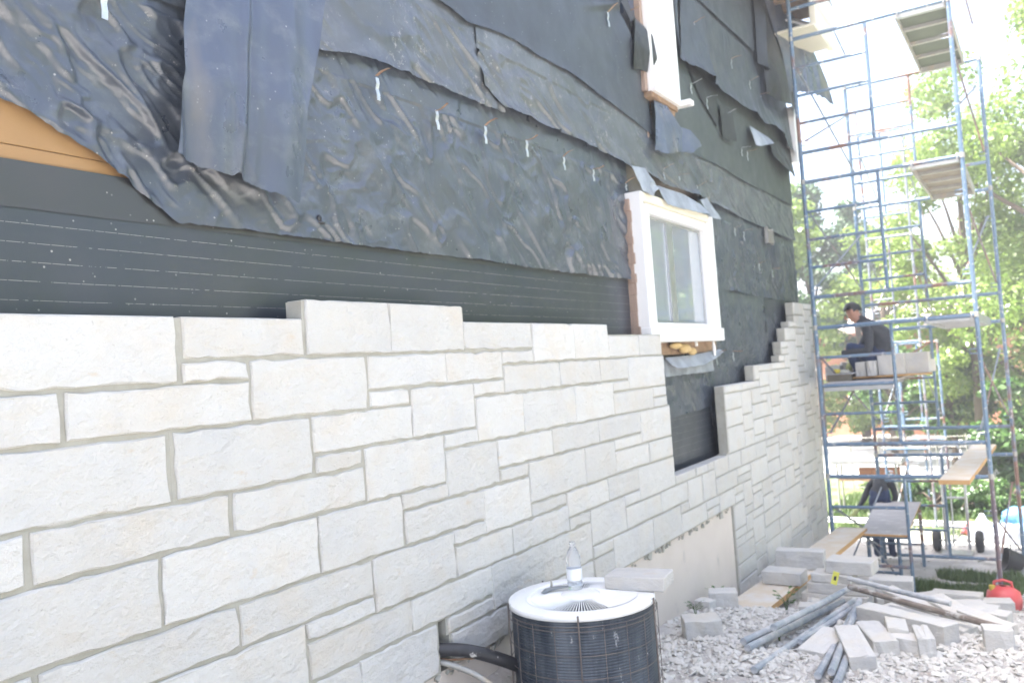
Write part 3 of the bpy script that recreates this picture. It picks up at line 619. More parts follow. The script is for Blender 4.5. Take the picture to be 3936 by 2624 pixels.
# galvanised brick ties
def tie(y, z, ln=.095, out=.07, ang=0.0, up=.02, w=.020, rust=True, x=-2.304):
    a = MB(); c_, s_ = math.cos(ang), math.sin(ang)
    def P(dy, dz, dx): return (x + dx, y + dy * c_ - dz * s_, z + dy * s_ + dz * c_)
    n_ = 5
    vs = []; 
    for k in range(n_):
        t = k / (n_ - 1); vs += [P(-w / 2, -ln * t, .004 + .004 * math.sin(9 * t)), P(w / 2, -ln * t, .004 + .004 * math.sin(9 * t)), P(-w / 2, -ln * t, .0065 + .004 * math.sin(9 * t)), P(w / 2, -ln * t, .0065 + .004 * math.sin(9 * t))]
    fs = []
    for k in range(n_ - 1):
        b0 = k * 4; b1 = b0 + 4
        fs += [(b0, b0 + 1, b1 + 1, b1), (b0 + 2, b1 + 2, b1 + 3, b0 + 3), (b0, b1, b1 + 2, b0 + 2), (b0 + 1, b0 + 3, b1 + 3, b1 + 1)]
    a.add(vs, fs, 0)
    vs = []
    for k in range(n_):
        t = k / (n_ - 1); zz_ = up * t + .008 * math.sin(3 * t + y * 7)
        for q in (0, .0022): vs += [P(-w / 2, zz_ + q, .004 + out * t), P(w / 2, zz_ + q + .004, .004 + out * t)]
    fs = []
    for k in range(n_ - 1):
        b0 = k * 4; b1 = b0 + 4
        fs += [(b0, b1, b1 + 1, b0 + 1), (b0 + 2, b0 + 3, b1 + 3, b1 + 2), (b0, b0 + 2, b1 + 2, b1), (b0 + 1, b1 + 1, b1 + 3, b0 + 3)]
    a.add(vs, fs, 1)
    return hbuild(a, 'brick_tie', [M['galv'], M['rust'] if rust else M['galv']])
for i, (y, z, ln) in enumerate(((1.55, 1.245, .105), (2.803, 1.288, .098), (3.222, 1.242, .092), (3.641, 1.252, .09), (4.056, 1.262, .092), (4.49, 1.245, .078), (4.891, 1.236, .075), (5.394, 1.222, .05))):
    tie(y, z, ln, .075 - .004 * (i % 3), .06 * (i % 3 - 1), .012 + .014 * (i % 2))
for i, (y, z, ln) in enumerate(((5.265, 2.372, .10), (5.66, 2.50, .10), (4.75, 2.72, .10))): tie(y, z, ln, .08, .05, .03, x=-2.285)
for i, (y, z, ln) in enumerate(((6.88, 2.29, .09), (7.28, 2.255, .09), (7.82, 2.245, .09), (8.25, 1.99, .07), (8.45, 2.0, .09), (7.05, 2.86, .08), (8.1, 2.83, .09), (8.7, 2.78, .09), (9.1, 2.72, .09))): tie(y, z, ln, .10, .08 * (i % 2), .01, x=-2.27 if z > 2.6 else -2.284, rust=(i > 3))
for i, (y, z, ln) in enumerate(((6.13, 1.45, .09), (6.46, 1.44, .09), (6.88, 1.43, .09), (7.86, 1.18, .08), (8.15, 1.17, .09), (7.03, .02, .1), (7.5, .02, .08), (8.6, .90, .08), (9.1, .86, .08))): tie(y, z, ln, .09, .05, .01, x=-2.30)
h = MB(); lump(h, (-2.322, 2.425, .642), (.006, .012, .014), 9); lump(h, (-2.320, 2.432, .625), (.006, .018, .007), 10); hbuild(h, 'torn_hole_shade', M['felt_dark'], smooth=True)  # near-black lumps paint the shade of a small hole in the felt
# small louvred vent high on the felt near the corner
h = MB()
for k in range(6): h.box(-2.30, -2.262, 8.95, 9.15, 1.145 + k * .024, 1.157 + k * .024)
h.box(-2.30, -2.268, 8.935, 8.949, 1.13, 1.30); h.box(-2.30, -2.268, 9.151, 9.165, 1.13, 1.30)
hbuild(h, 'vent', M['alu_dull'])
# eaves
h = MB(); h.box(-2.40, -1.80, 2.0, 9.9, 4.0, 4.05); hbuild(h, 'soffit', M['vinyl_cream'])
h = MB()
for k in range(5): h.box(-2.40, -1.79, 9.0 + k * .32, 9.05 + k * .32, 3.86, 4.0)
hbuild(h, 'rafter', M['rotwood'])
h = MB(); h.box(-9.2, -1.74, -4.2, 10.75, 4.052, 4.10); h.box(-9.2, -2.2, -4.2, 10.75, 4.10, 5.0); hbuild(h, 'roof', M['sheath_grey'])
h = MB(); h.box(-1.80, -1.74, -4.2, 10.75, 3.80, 4.05); hbuild(h, 'fascia', M['vinyl'])
h = MB(); h.box(-2.20, -1.76, 9.6, 10.5, 3.50, 3.53); h.box(-2.2, -1.83, 10.0, 10.5, 3.53, 3.62); h.box(-1.83, -1.76, 9.75, 10.7, 3.531, 3.86); hbuild(h, 'soffit_box', M['vinyl_cream'], bevel=.006)
h = MB()
Mr = Matrix.Translation((-1.98, 10.1, 3.74)) @ Matrix.Rotation(.5, 4, 'Y') @ Matrix.Rotation(.3, 4, 'X'); h.box(-.13, .13, -.2, .2, -.012, .012, 0, Mr)
hbuild(h, 'loose_soffit_panel', M['vinyl'])
# ---------------------------------------------------------------- air conditioner
def coil_mat():
    m, n, l, b = new_mat('black_coil_fins')
    tc = n.new('ShaderNodeTexCoord').outputs['Object']
    c = mix(n, l, ramp(n, l, noise(n, l, tc, 3, 5, 0.6, (3, 3, .5)), [(0.45, 0), (0.75, 1)]), (0.032, 0.043, 0.060), (0.14, 0.16, 0.185))
    c = mix(n, l, ramp(n, l, noise(n, l, tc, 30, 5, 0.75, (1, 1, .35)), [(0.62, 0), (0.70, 1)]), c, (0.40, 0.41, 0.42))
    l.new(c, b.inputs['Base Color']); b.inputs['Roughness'].default_value = 0.5; b.inputs['Metallic'].default_value = 0.2
    return m
M['black_coil'] = coil_mat()
AX, AY, AZ, AR = -1.770, 3.310, -1.0, 0.318
ac = empty('air_conditioner', (AX, AY, -1.62), 'round black air conditioner condenser with white top standing on the rubble by the stone wall', 'air conditioner')
T_ = Matrix.Translation((0, 0, 0))
zt = AZ + 1.62
q = MB()
prof = []; z = .04
while z < zt - .03:
    prof += [(AR - .0135, z), (AR - .010, z + .0035), (AR - .010, z + .0075), (AR - .0135, z + .011)]; z += .012
prof.append((AR - .018, zt - .02)); q.lathe(prof, 64); q.build('coil', M['black_coil'], ac)
q = MB(); q.lathe([(AR - .02, 0), (AR + .004, 0), (AR + .004, .04), (AR - .02, .042)], 64); q.build('base_pan', M['ac_grey'], ac, smooth=False)
RI = .238
q = MB(); q.lathe([(RI, zt - .012), (RI, zt - .001), (RI + .012, zt + .001), (AR - .004, zt - .0005), (AR, zt - .003), (AR + .001, zt - .022), (AR - .016, zt - .023)], 96); q.build('top_cover', M['ac_white'], ac, smooth=True)
q = MB()
for k in range(110):
    w = 2 * math.pi * k / 110; c_, s_ = math.cos(w), math.sin(w)
    q.tube([(.08 * c_, .08 * s_, zt + .005), (.15 * c_, .15 * s_, zt + .002), ((RI + .012) * c_, (RI + .012) * s_, zt - .006)], [.0016, .0024, .003], 4)
q.build('fan_grille', M['ac_white'], ac)
q = MB(); q.lathe([(0.001, zt + .011), (.075, zt + .010), (.088, zt + .006), (.09, zt - .002)], 40); q.build('hub_cap', M['ac_white'], ac, smooth=True)
# the sheet of mortar-clogged grille on the left half
q = MB(); pts = []
for k in range(25):
    w = R_(115) + R_(150) * k / 24; pts.append((math.cos(w), math.sin(w)))
b_ = [(.085 * c, .085 * s, zt - .001) for c, s in pts] + [(.222 * c, .222 * s, zt - .003) for c, s in pts]
q.add(b_, [(i, i + 1, 25 + i + 1, 25 + i) for i in range(24)]); q.build('clogged_grille', M['ac_grey'], ac)
q = MB(); pts = []
for k in range(25):
    w = R_(-36) + R_(112) * k / 24; pts.append((math.cos(w), math.sin(w), .09 + .03 * math.sin(k * 1.7)))
q.add([(r_ * c, r_ * s, zt + .0045) for c, s, r_ in pts] + [(.246 * c, .246 * s, zt + .0025) for c, s, r_ in pts], [(i, 25 + i, 25 + i + 1, i + 1) for i in range(24)]); q.build('mortar_crust', M['ac_white'], ac)
q = MB(); q.lathe([(0.001, zt - .10), (.07, zt - .10), (.075, zt - .2)], 20)
for k in range(4):
    w = R_(90 * k + 20); Mx = Matrix.Rotation(w, 4, 'Z') @ Matrix.Translation((.14, 0, zt - .14)) @ Matrix.Rotation(R_(25), 4, 'X'); q.box(-.08, .08, -.05, .05, -.002, .002, 0, Mx)
q.build('fan', M['black_plastic'], ac)
for zz_ in (zt - .042, zt - .060, zt - .158, zt - .250, zt - .342, zt - .434, zt - .526):
    q = MB(); q.tube([((AR + .004) * math.cos(2 * math.pi * k / 64), (AR + .004) * math.sin(2 * math.pi * k / 64), zz_) for k in range(65)], .0017, 5, caps=False); q.build('guard_hoop', M['wire'], ac, smooth=True)
for k in range(20):
    w = 2 * math.pi * (k + .37) / 20; r_ = .0036 if k % 4 == 0 else .0016; c_, s_ = math.cos(w), math.sin(w)
    top = zt + .004 if k % 4 == 0 else zt - .042
    q = MB(); q.tube([((AR + .007) * c_, (AR + .007) * s_, .03), ((AR + .007) * c_, (AR + .007) * s_, top)], r_, 6); q.build('guard_rod', M['wire'], ac)
    if k % 4 == 0:
        q = MB(); q.lathe([(.001, .006), (.007, .005), (.007, 0)], 8, c=((AR - .004) * c_, (AR - .004) * s_, zt - .006)); q.build('screw', M['galv'], ac)
# bottle
bt = empty('water_bottle', (-1.826, 3.366, AZ + .008), 'clear plastic water bottle without its cap standing on the white air conditioner top', 'bottle')
m, n, l, b = new_mat('clear_plastic'); b.inputs['Base Color'].default_value = (.95, .97, 1, 1); b.inputs['Roughness'].default_value = .08; b.inputs['Transmission Weight'].default_value = .9; b.inputs['IOR'].default_value = 1.3
tc = n.new('ShaderNodeTexCoord').outputs['Object']; bump(n, l, b, [(noise(n, l, tc, 60, 4, .6), .8, .004)]); M['clear'] = m
m, n, l, b = new_mat('bottle_water'); b.inputs['Base Color'].default_value = (.9, .95, 1, 1); b.inputs['Roughness'].default_value = .02; b.inputs['Transmission Weight'].default_value = 1; b.inputs['IOR'].default_value = 1.33; M['water'] = m
pr = [(.001, 0), (.030, 0), (.034, .006)]
for k in range(7): pr += [(.0345, .012 + k * .018), (.0325, .019 + k * .018), (.0345, .026 + k * .018)]
pr += [(.033, .145), (.026, .165), (.015, .185), (.0125, .190), (.0125, .198), (.016, .199), (.016, .203), (.0125, .204), (.0125, .212)]
q = MB(); q.lathe(pr, 28); q.build('bottle_body', M['clear'], bt, smooth=True)
q = MB(); q.lathe([(.001, .002), (.028, .003), (.031, .012), (.031, .032), (.001, .032)], 24); q.build('water', M['water'], bt, smooth=True)
m = mat('bottle_label', (.78, .80, .82), (.70, .74, .78), 40, .4); q = MB(); q.lathe([(.0352, .045), (.0352, .095)], 28); q.build('label_band', m, bt, smooth=True)
q = MB()
q.tube([(-.10, -.05, .0), (-.09, -.03, .022), (-.055, .0, .034), (-.01, .03, .036)], [.012, .016, .015, .008], 6)
o = q.build('felt_scrap', M['ac_grey']); o.scale = (1, 1, .5); o.location = (-1.84, 3.32, AZ + .004); tag(o, 'curled grey scrap of sheet lying on the fan grille left of the bottle', 'scrap')
q = MB(); q.tube([(0, 0, 0), (.004, .0, .035), (.0, .004, .05)], [.006, .005, .003], 6); o = q.build('mortar_drip', M['mortar']); o.location = (-1.93, 3.33, AZ - .0); tag(o, 'thin upright splinter on the rim of the air conditioner behind the grey scrap', 'debris')

# pipes to the wall
def tubeobj(name, pts, r, mt, label, cat, nn=10, group=None):
    P0 = Vector(pts[0]); q = MB()
    # smooth the polyline
    ps = [Vector(p) - P0 for p in pts]
    for _ in range(2):
        z_ = [ps[0]]
        for a, b2 in zip(ps[:-1], ps[1:]): z_ += [a * .75 + b2 * .25, a * .25 + b2 * .75]
        z_.append(ps[-1]); ps = z_
    q.tube(ps, r, nn); o = q.build(name, mt, smooth=True); o.location = P0; return tag(o, label, cat, group)
tubeobj('insulated_pipe', [(-2.34, 2.80, -1.135), (-2.24, 2.83, -1.135), (-2.12, 2.93, -1.155), (-2.03, 3.03, -1.215), (-1.98, 3.15, -1.29), (-1.93, 3.25, -1.36)], .028, M['rubber'], 'thick black foam sleeved pipe running from the wall to the air conditioner', 'pipe', 12)
tubeobj('conduit', [(-2.34, 2.81, -1.19), (-2.22, 2.85, -1.185), (-2.10, 2.92, -1.24), (-2.0, 2.98, -1.33), (-1.92, 3.08, -1.42), (-1.9, 3.2, -1.48)], .013, M['alu_dull'], 'thin grey conduit sagging below the black sleeved pipe', 'conduit')
tubeobj('cable', [(-2.34, 2.815, -1.165), (-2.20, 2.87, -1.19), (-2.10, 2.98, -1.20), (-2.02, 3.08, -1.23), (-1.97, 3.16, -1.30)], .005, M['rust'], 'thin brown cable looping beside the black sleeved pipe', 'cable', 6)

# ---------------------------------------------------------------- loose limestone blocks
rb = random.Random(17)
def block(x, y, z, L, Wd, H, rot, label, tx=0, ty=0, group='loose limestone blocks lying on the ground', name='limestone_block'):
    bm = bmesh.new(); bmesh.ops.create_cube(bm, size=1)
    bmesh.ops.subdivide_edges(bm, edges=[e for e in bm.edges if abs((e.verts[0].co - e.verts[1].co).x) > .5], cuts=3)
    for v in bm.verts:
        v.co = Vector((v.co.x * L, v.co.y * Wd, (v.co.z + .5) * H))
        v.co += Vector((rb.uniform(-.005, .005), rb.uniform(-.006, .006), rb.uniform(-.003, .003)))
    bmesh.ops.bevel(bm, geom=[e for e in bm.edges if e.calc_face_angle(0) > .8], offset=.004, segments=1, affect='EDGES')
    me = bpy.data.meshes.new(name); bm.to_mesh(me); bm.free()
    o = link(name, me, M['block']); o.location = (x, y, z); o.rotation_euler = (R_(tx), R_(ty), R_(rot)); tag(o, label, 'stone block', group); return o
block(-1.575, 3.505, AZ + .003, .27, .17, .060, 6, 'white stone block lying on the rim of the air conditioner', group='')
GG = 'loose limestone blocks lying on the ground'
def gb(x, y, L, Wd, H, rot, label, tx=0, ty=0, dz=-.01): return block(x, y, gz1(x, y) + dz, L, Wd, H, rot, label, tx, ty, GG)
gb(-1.15, 5.0, .15, .36, .09, -12, 'short pale block left of the upright pipes, nearest the camera on the left', 4, 3)
gb(-.965, 4.93, .13, .46, .11, 20, 'long pale block lying end-on beside the pipe ends at the front of the heap', 3, -3)
gb(-.90, 5.22, .14, .36, .11, 24, 'pale block tucked behind the front end-on block')
gb(-.82, 5.33, .11, .22, .14, 12, 'upright pale block standing next to the pair of small front blocks', 0, 6)
gb(-.745, 5.20, .20, .13, .10, -12, 'small squarish block in the front row with its end face towards the wall')
gb(-.655, 5.22, .09, .24, .13, 15, 'narrow block on edge at the right end of the front row')
gb(-.80, 5.62, .60, .13, .13, -28, 'long pale slab lying across behind the front row of small blocks')
gb(-.72, 5.92, .62, .14, .13, -30, 'long pale slab behind and above the one that crosses the front row')
gb(-.30, 5.42, .15, .12, .13, 8, 'single square block standing alone at the far right of the rubble')
gb(-.88, 6.75, .50, .10, .16, -38, 'slab propped on edge at the left end of the tumbled pile', 12, 8)
gb(-.85, 6.45, .55, .16, .10, -34, 'flat slab under the long iron bar in the tumbled pile', 2, 3)
gb(-.62, 6.9, .66, .14, .10, -12, 'long thin slab along the back of the tumbled pile', 0, 2)
gb(-.55, 6.50, .70, .15, .09, -52, 'long grey slab sliding down diagonally across the tumbled pile', 6, 5, .04)
gb(-.40, 6.35, .44, .09, .14, -48, 'slab standing on its edge at the right end of the tumbled pile', 8, 0)
gb(-.62, 7.4, .45, .2, .10, -8, 'flat block between the tumbled pile and the dark faced block')
gb(-.80, 8.9, .42, .16, .20, -4, 'darker grey faced block on the grass edge beside the scaffold', 0, 0, -.03)
gb(-1.02, 9.25, .24, .14, .09, -6, 'small block left of the darker grey faced block')
gb(-.60, 9.2, .36, .2, .12, -24, 'pale block touching the right side of the darker grey faced block')
gb(-.50, 8.9, .3, .18, .12, 14, 'block just left of the red fuel can')
gb(-.72, 7.9, .42, .16, .11, 20, 'pale block in front of the darker grey faced block')
gb(-2.02, 5.9, .20, .14, .14, 20, 'broken block against the foundation right of the air conditioner')
gb(-1.86, 5.0, .22, .18, .13, 30, 'rough half block on the rubble just right of the air conditioner')
gb(-2.10, 5.75, .12, .1, .08, -10, 'small block by the foundation left of the broken block')
gb(-1.45, 6.15, .2, .12, .09, 10, 'small chipped block under the near end of the timber ramp')
SG = 'limestone blocks stacked beside the timber ramp'
def sb(x, y, z, L, Wd, H, rot, label, **k): return block(x, y, z, L, Wd, H, rot, label, group=SG, **k)
sb(-1.38, 6.86, -2.045, .36, .2, .065, -8, 'lowest half buried block of the stack beside the ramp')
sb(-1.45, 6.90, -1.977, .49, .2, .088, -3, 'second block up in the stack beside the ramp, darker at its left end')
sb(-1.425, 6.91, -1.886, .45, .2, .078, -2, 'third block up in the stack beside the ramp')
sb(-1.465, 6.92, -1.806, .30, .2, .065, -4, 'short fourth block in the stack beside the ramp')
sb(-1.335, 6.95, -1.738, .34, .22, .098, -5, 'top block of the stack beside the ramp, its end beyond the ones below')
sb(-1.60, 6.78, -2.02, .10, .18, .10, 12, 'rough block wedged under the ramp left of the stack')
for i, (x, y, L, Wd, H, rt, dz) in enumerate(((-1.13, 7.8, .38, .2, .13, 10, 0), (-1.3, 8.2, .42, .2, .13, -15, 0), (-1.25, 8.15, .36, .2, .12, 5, .13), (-1.52, 8.4, .3, .2, .14, 20, 0), (-1.02, 8.3, .3, .2, .12, 35, 0))):
    block(x, y, gz1(x, y) + dz, L, Wd, H, rt, ('grey block right behind the stack beside the ramp', 'grey block under another one behind the stack', 'grey block lying on another behind the stack', 'grey block under the trestle bench', 'grey block between the stack and the scaffold posts')[i], group=GG)

# timber ramp with two blocks on it
ramp_o = empty('timber_ramp', (-1.95, 6.3, -1.93), 'pale timber plank sloping up from the rubble towards the trestle bench', 'plank')
def plank_between(name, a0, a1, b0, b1, th, mats, parent):
    """a0,a1 near-end corners, b0,b1 far-end corners (top face)"""
    O = parent.location if parent else Vector(a0)
    vs = [Vector(p) - O for p in (a0, a1, b0, b1)]; vs2 = [v - Vector((0, 0, th)) for v in vs]
    q = MB(); q.add(vs + vs2, [(0, 1, 2, 3)], 0); q.f += [[4, 7, 6, 5], [0, 4, 5, 1], [1, 5, 6, 2], [2, 6, 7, 3], [3, 7, 4, 0]]; q.m += [1] * 5
    o = q.build(name, mats, parent)
    if not parent: o.location = O
    return o
plank_between('board', (-2.12, 6.20, -1.865), (-1.80, 6.24, -1.865), (-1.66, 9.6, -1.93), (-1.94, 9.6, -1.93), .045, [M['lumber'], M['lumber_edge']], ramp_o)
for k in range(3):
    q = MB(); q.box(-.04, .22, 1.3 + k * .8, 1.34 + k * .8, -.03, -.012); o = q.build('batten', M['lumber_edge'], ramp_o)
block(-1.875, 7.02, -1.872, .31, .2, .10, -3, 'pale block resting on the timber ramp, the lower of two', group='')
block(-1.875, 7.58, -1.886, .40, .14, .155, 4, 'big pale block standing on the timber ramp above the lower one', group='')

# rubble
def rubble(name, nn, region, smin, smax, seed, mt, label):
    r_ = np.random.RandomState(seed)
    base = []
    for _ in range(6):
        bm = bmesh.new(); bmesh.ops.create_icosphere(bm, subdivisions=1, radius=1)
        rr2 = random.Random(seed * 10 + _)
        for v in bm.verts: v.co *= rr2.uniform(.65, 1.15)
        fr = bmesh.ops.convex_hull(bm, input=bm.verts[:])
        bmesh.ops.delete(bm, geom=[g for g in fr['geom_interior'] if isinstance(g, bmesh.types.BMVert)], context='VERTS')
        bm.verts.index_update(); base.append((np.array([v.co[:] for v in bm.verts]), [[v.index for v in f.verts] for f in bm.faces])); bm.free()
    V = []; F = []; o_ = 0; cnt = 0
    while cnt < nn:
        x, y = region(r_)
        if x is None: continue
        s_ = smin + (smax - smin) * r_.rand() ** 3
        bv, bf = base[r_.randint(6)]
        sc_ = np.array([s_ * r_.uniform(.7, 1.3), s_ * r_.uniform(.5, 1), s_ * r_.uniform(.2, .5)])
        a = r_.uniform(0, 6.28, 3) * np.array([.12, .12, 1]); Mx = np.array((Matrix.Rotation(a[2], 3, 'Z') @ Matrix.Rotation(a[0], 3, 'X') @ Matrix.Rotation(a[1], 3, 'Y')))
        v = (bv * sc_) @ Mx.T + np.array([x, y, gz1(x, y) + s_ * .12])
        V.append(v); F += [[i + o_ for i in f] for f in bf]; o_ += len(bv); cnt += 1
    me = bpy.data.meshes.new(name); me.from_pydata(np.concatenate(V).tolist(), [], F); me.materials.append(mt)
    o = bpy.data.objects.new(name, me); col.objects.link(o); return tag(o, label, 'rubble', kind='stuff')
def reg(r_):
    y = r_.uniform(2.6, 8.6); x = r_.uniform(-2.2, .9)
    if r_.rand() < .35: y = r_.uniform(4.2, 6.2); x = r_.uniform(-2.1, .1)
    if y > 7 and r_.rand() < .6: return None, None
    return x, y
rubble('stone_rubble', 22000, reg, .005, .038, 4, M['rubble'], 'pale limestone chips and broken pieces covering the ground in front of the wall')
def reg2(r_):
    return r_.uniform(-2.2, 1.5), r_.uniform(7, 14)
rubble('gravel', 1500, reg2, .01, .045, 9, M['rubble'], 'scattered stone chips on the sandy ground beyond the scaffold')

# bundle of scaffold pipes on the rubble
PG = 'steel pipes dumped in a bundle on the rubble'
def pipe(a, b_, r, lab, mt='steelpipe'):
    a = (a[0], a[1], gz1(a[0], a[1]) + a[2]); b_ = (b_[0], b_[1], gz1(b_[0], b_[1]) + b_[2])
    P0 = Vector(a); d = Vector(b_) - P0; q = MB(); q.tube([(0, 0, 0), d * .5 + Vector((0, 0, -.004)), d], r, 10)
    o = q.build('steel_pipe', M[mt], smooth=False); o.location = P0; q2 = MB()
    return tag(o, lab, 'pipe', PG)
pipe((-1.50, 4.66, .05), (-1.33, 6.35, .16), .020, 'leftmost dusty pipe of the bundle, its open end towards the camera')
pipe((-1.46, 4.60, .03), (-1.30, 6.35, .12), .020, 'second pipe from the left in the bundle')
pipe((-1.38, 4.85, .12), (-1.27, 6.42, .20), .020, 'pipe lying on top of the two left ones with rusty flattened end')
pipe((-1.34, 4.30, .03), (-1.24, 6.45, .12), .019, 'long pipe in the middle of the left group reaching lowest in the photo', 'steelpipe')
pipe((-1.28, 5.0, .04), (-1.20, 6.3, .10), .018, 'dark short pipe between the left group and the upright group')
pipe((-1.04, 4.35, .04), (-1.17, 6.20, .12), .019, 'leftmost pipe of the group pointing straight at the camera')
pipe((-.985, 4.40, .06), (-1.15, 6.15, .15), .019, 'pale pipe in the group pointing at the camera')
pipe((-.94, 4.30, .03), (-1.12, 6.10, .10), .019, 'rightmost pipe of the group pointing at the camera')
pipe((-1.24, 6.3, .22), (-.24, 5.6, .07), .019, 'long brown iron bar lying across the pile to the right', 'iron')
pipe((-1.28, 6.5, .27), (-.60, 6.2, .22), .018, 'shorter pale bar behind the long brown one')

# ---------------------------------------------------------------- scaffold towers
def tb(name, a, b_, r, mt, parent, O):
    q = MB(); q.tube([Vector(a) - O, Vector(b_) - O], r, 8); return q.build(name, mt, parent, smooth=False)
def frame(tower, X0, X1, Y, zt, O, r=.0215, mt='scaff', hgt=1.575, low=True, mleg=None, inner=.745, zb=None, side=1, norung=False):
    f = empty('frame', Vector((X0, Y, zt - hgt)) - O, None, None); f.parent = tower
    OO = Vector((X0, Y, zt - hgt)); z0 = zt - hgt if zb is None else zb
    A = M[mt]; B = M[mleg or mt]
    tb('leg', (X0, Y, z0), (X0, Y, zt + .02), r, A, f, OO); tb('leg', (X1, Y, z0), (X1, Y, zt + .02), r, B, f, OO)
    tb('top_tube', (X0 + r, Y, zt), (X1 - r, Y, zt), r, A, f, OO)
    xi = X0 + inner if side > 0 else X1 - inner
    if low: tb('lower_tube', (X0 + r, Y + .001, zt - 1.245), (X1 - r, Y + .001, zt - 1.245), r * .95, A, f, OO)
    tb('inner_leg', (xi, Y, zt - 1.245 + .02), (xi, Y, zt - .02), r * .8, A, f, OO)
    xa, xb = (X0 + r, xi - r * .8) if side > 0 else (xi + r * .8, X1 - r)
    for k in (() if norung else (.32, .622, .922)): tb('rung', (xa, Y, zt - k), (xb, Y, zt - k), r * .75, A, f, OO)
    for X in (X0, X1):
        q = MB(); q.lathe([(r * 1.02, 0), (r * 1.25, .002), (r * 1.25, .05), (r * 1.02, .052)], 8, c=(X - X0, 0, hgt - .02)); q.build('coupler', M['alu_dull'], f)
        # U shaped brace locks
        for zz_ in (zt - .33, zt - 1.12):
            q = MB(); s_ = 1 if X == X0 else -1
            q.tube([(X - X0 + s_ * .02, 0, zz_ - zt + hgt), (X - X0 + s_ * .085, 0, zz_ - zt + hgt), (X - X0 + s_ * .085, 0, zz_ - zt + hgt - .045), (X - X0 + s_ * .02, 0, zz_ - zt + hgt - .045)], .006, 5); q.build('brace_lock', A, f)
    return f
NY, FY, TY = 9.473, 11.60, 13.73
tower = empty('scaffold_tower', (-1.985, NY, -2.62), 'blue ladder frame scaffold tower standing beside the stone wall', 'scaffold')
TO = Vector(tower.location)
NX0, NX1, FX0, FX1 = -1.985, -.462, -1.82, -.30
for k, zt_ in enumerate((4.93, 3.353, 1.788, .213, -1.371)):
    frame(tower, NX0, NX1, NY, zt_, TO, low=(k < 4), mleg='scaff_red' if k == 4 else None, zb=-2.70 if k == 4 else None, mt='scaff')
for k, zt_ in enumerate((3.31, 1.74, .165, -1.41)):
    frame(tower, FX0, FX1, FY, zt_, TO, zb=-2.75 if k == 3 else None)
def brace(p, q_, mt='scaff_grey', t=None, O=None, r=.011):
    tb('cross_brace', p, q_, r, M[mt], t or tower, O if O is not None else TO)
for zt_ in (4.9, 3.353, 1.788, .213, -1.371):
    for (xa, xb, e) in ((NX0 + .04, FX0 + .04, 1), (NX1 - .03, FX1 - .03, -1)):
        brace((xa, NY, zt_ - .33), (xb, FY, zt_ - 1.16), 'scaff_red' if (e < 0) else 'scaff_grey')
        brace((xa + e * .022, NY, zt_ - 1.12), (xb + e * .022, FY, zt_ - .37), 'scaff_grey')
# second tower further along
t2 = empty('scaffold_tower', (-2.03, TY, -2.75), 'narrow far scaffold tower seen through the ladder frames of the near one', 'scaffold')
T2 = Vector(t2.location)
for k, zt_ in enumerate((3.15, 1.575, 0.0, -1.575)):
    frame(t2, -2.03, -1.42, TY, zt_, T2, r=.019, inner=.3, norung=(k != 1), mt='scaff_grey' if k == 1 else 'scaff', mleg='scaff_grey', zb=-2.8 if k == 3 else None)
    if k >= 2: frame(t2, -1.95, -1.34, TY + 1.6, zt_ - .03, T2, r=.021, inner=.3, mt='scaff', mleg='scaff_red' if k == 3 else None, zb=-2.85 if k == 3 else None, norung=True)
    brace((-2.01, TY, zt_ - .33), (-1.93, TY + 1.6, zt_ - 1.2), t=t2, O=T2); brace((-2.00, TY, zt_ - 1.1), (-1.92, TY + 1.6, zt_ - .4), t=t2, O=T2)
    brace((-1.44, TY, zt_ - .33), (-1.36, TY + 1.6, zt_ - 1.2), t=t2, O=T2)
q = MB(); q.tube([Vector((-2.03, TY, 3.17)) - T2, Vector((-2.03, TY, 3.55)) - T2], .012, 6); q.build('stub', M['scaff'], t2)
# trestle under the bench
tr = empty('trestle', (-1.6, 11.0, -2.66), 'dark narrow trestle frame carrying the far end of the grey bench boards', 'trestle'); TR = Vector(tr.location)
for (xx, yy) in ((-1.70, 9.85), (-1.40, 9.85), (-1.80, 11.3), (-1.34, 11.3)):
    tb('leg', (xx, yy, gz1(xx, yy) - .04), (xx, yy, -2.03), .02, M['scaff'], tr, TR)
for yy, x0, x1 in ((9.85, -1.70, -1.40), (11.3, -1.80, -1.34)): tb('cross_bar', (x0, yy, -2.05), (x1, yy, -2.05), .018, M['scaff'], tr, TR); tb('cross_bar', (x0, yy, -2.45), (x1, yy, -2.45), .015, M['scaff'], tr, TR)
brace((-1.70, 9.85, -2.1), (-1.40, 9.87, -2.55), t=tr, O=TR); brace((-1.80, 11.3, -2.5), (-1.70, 9.85, -2.1), t=tr, O=TR)

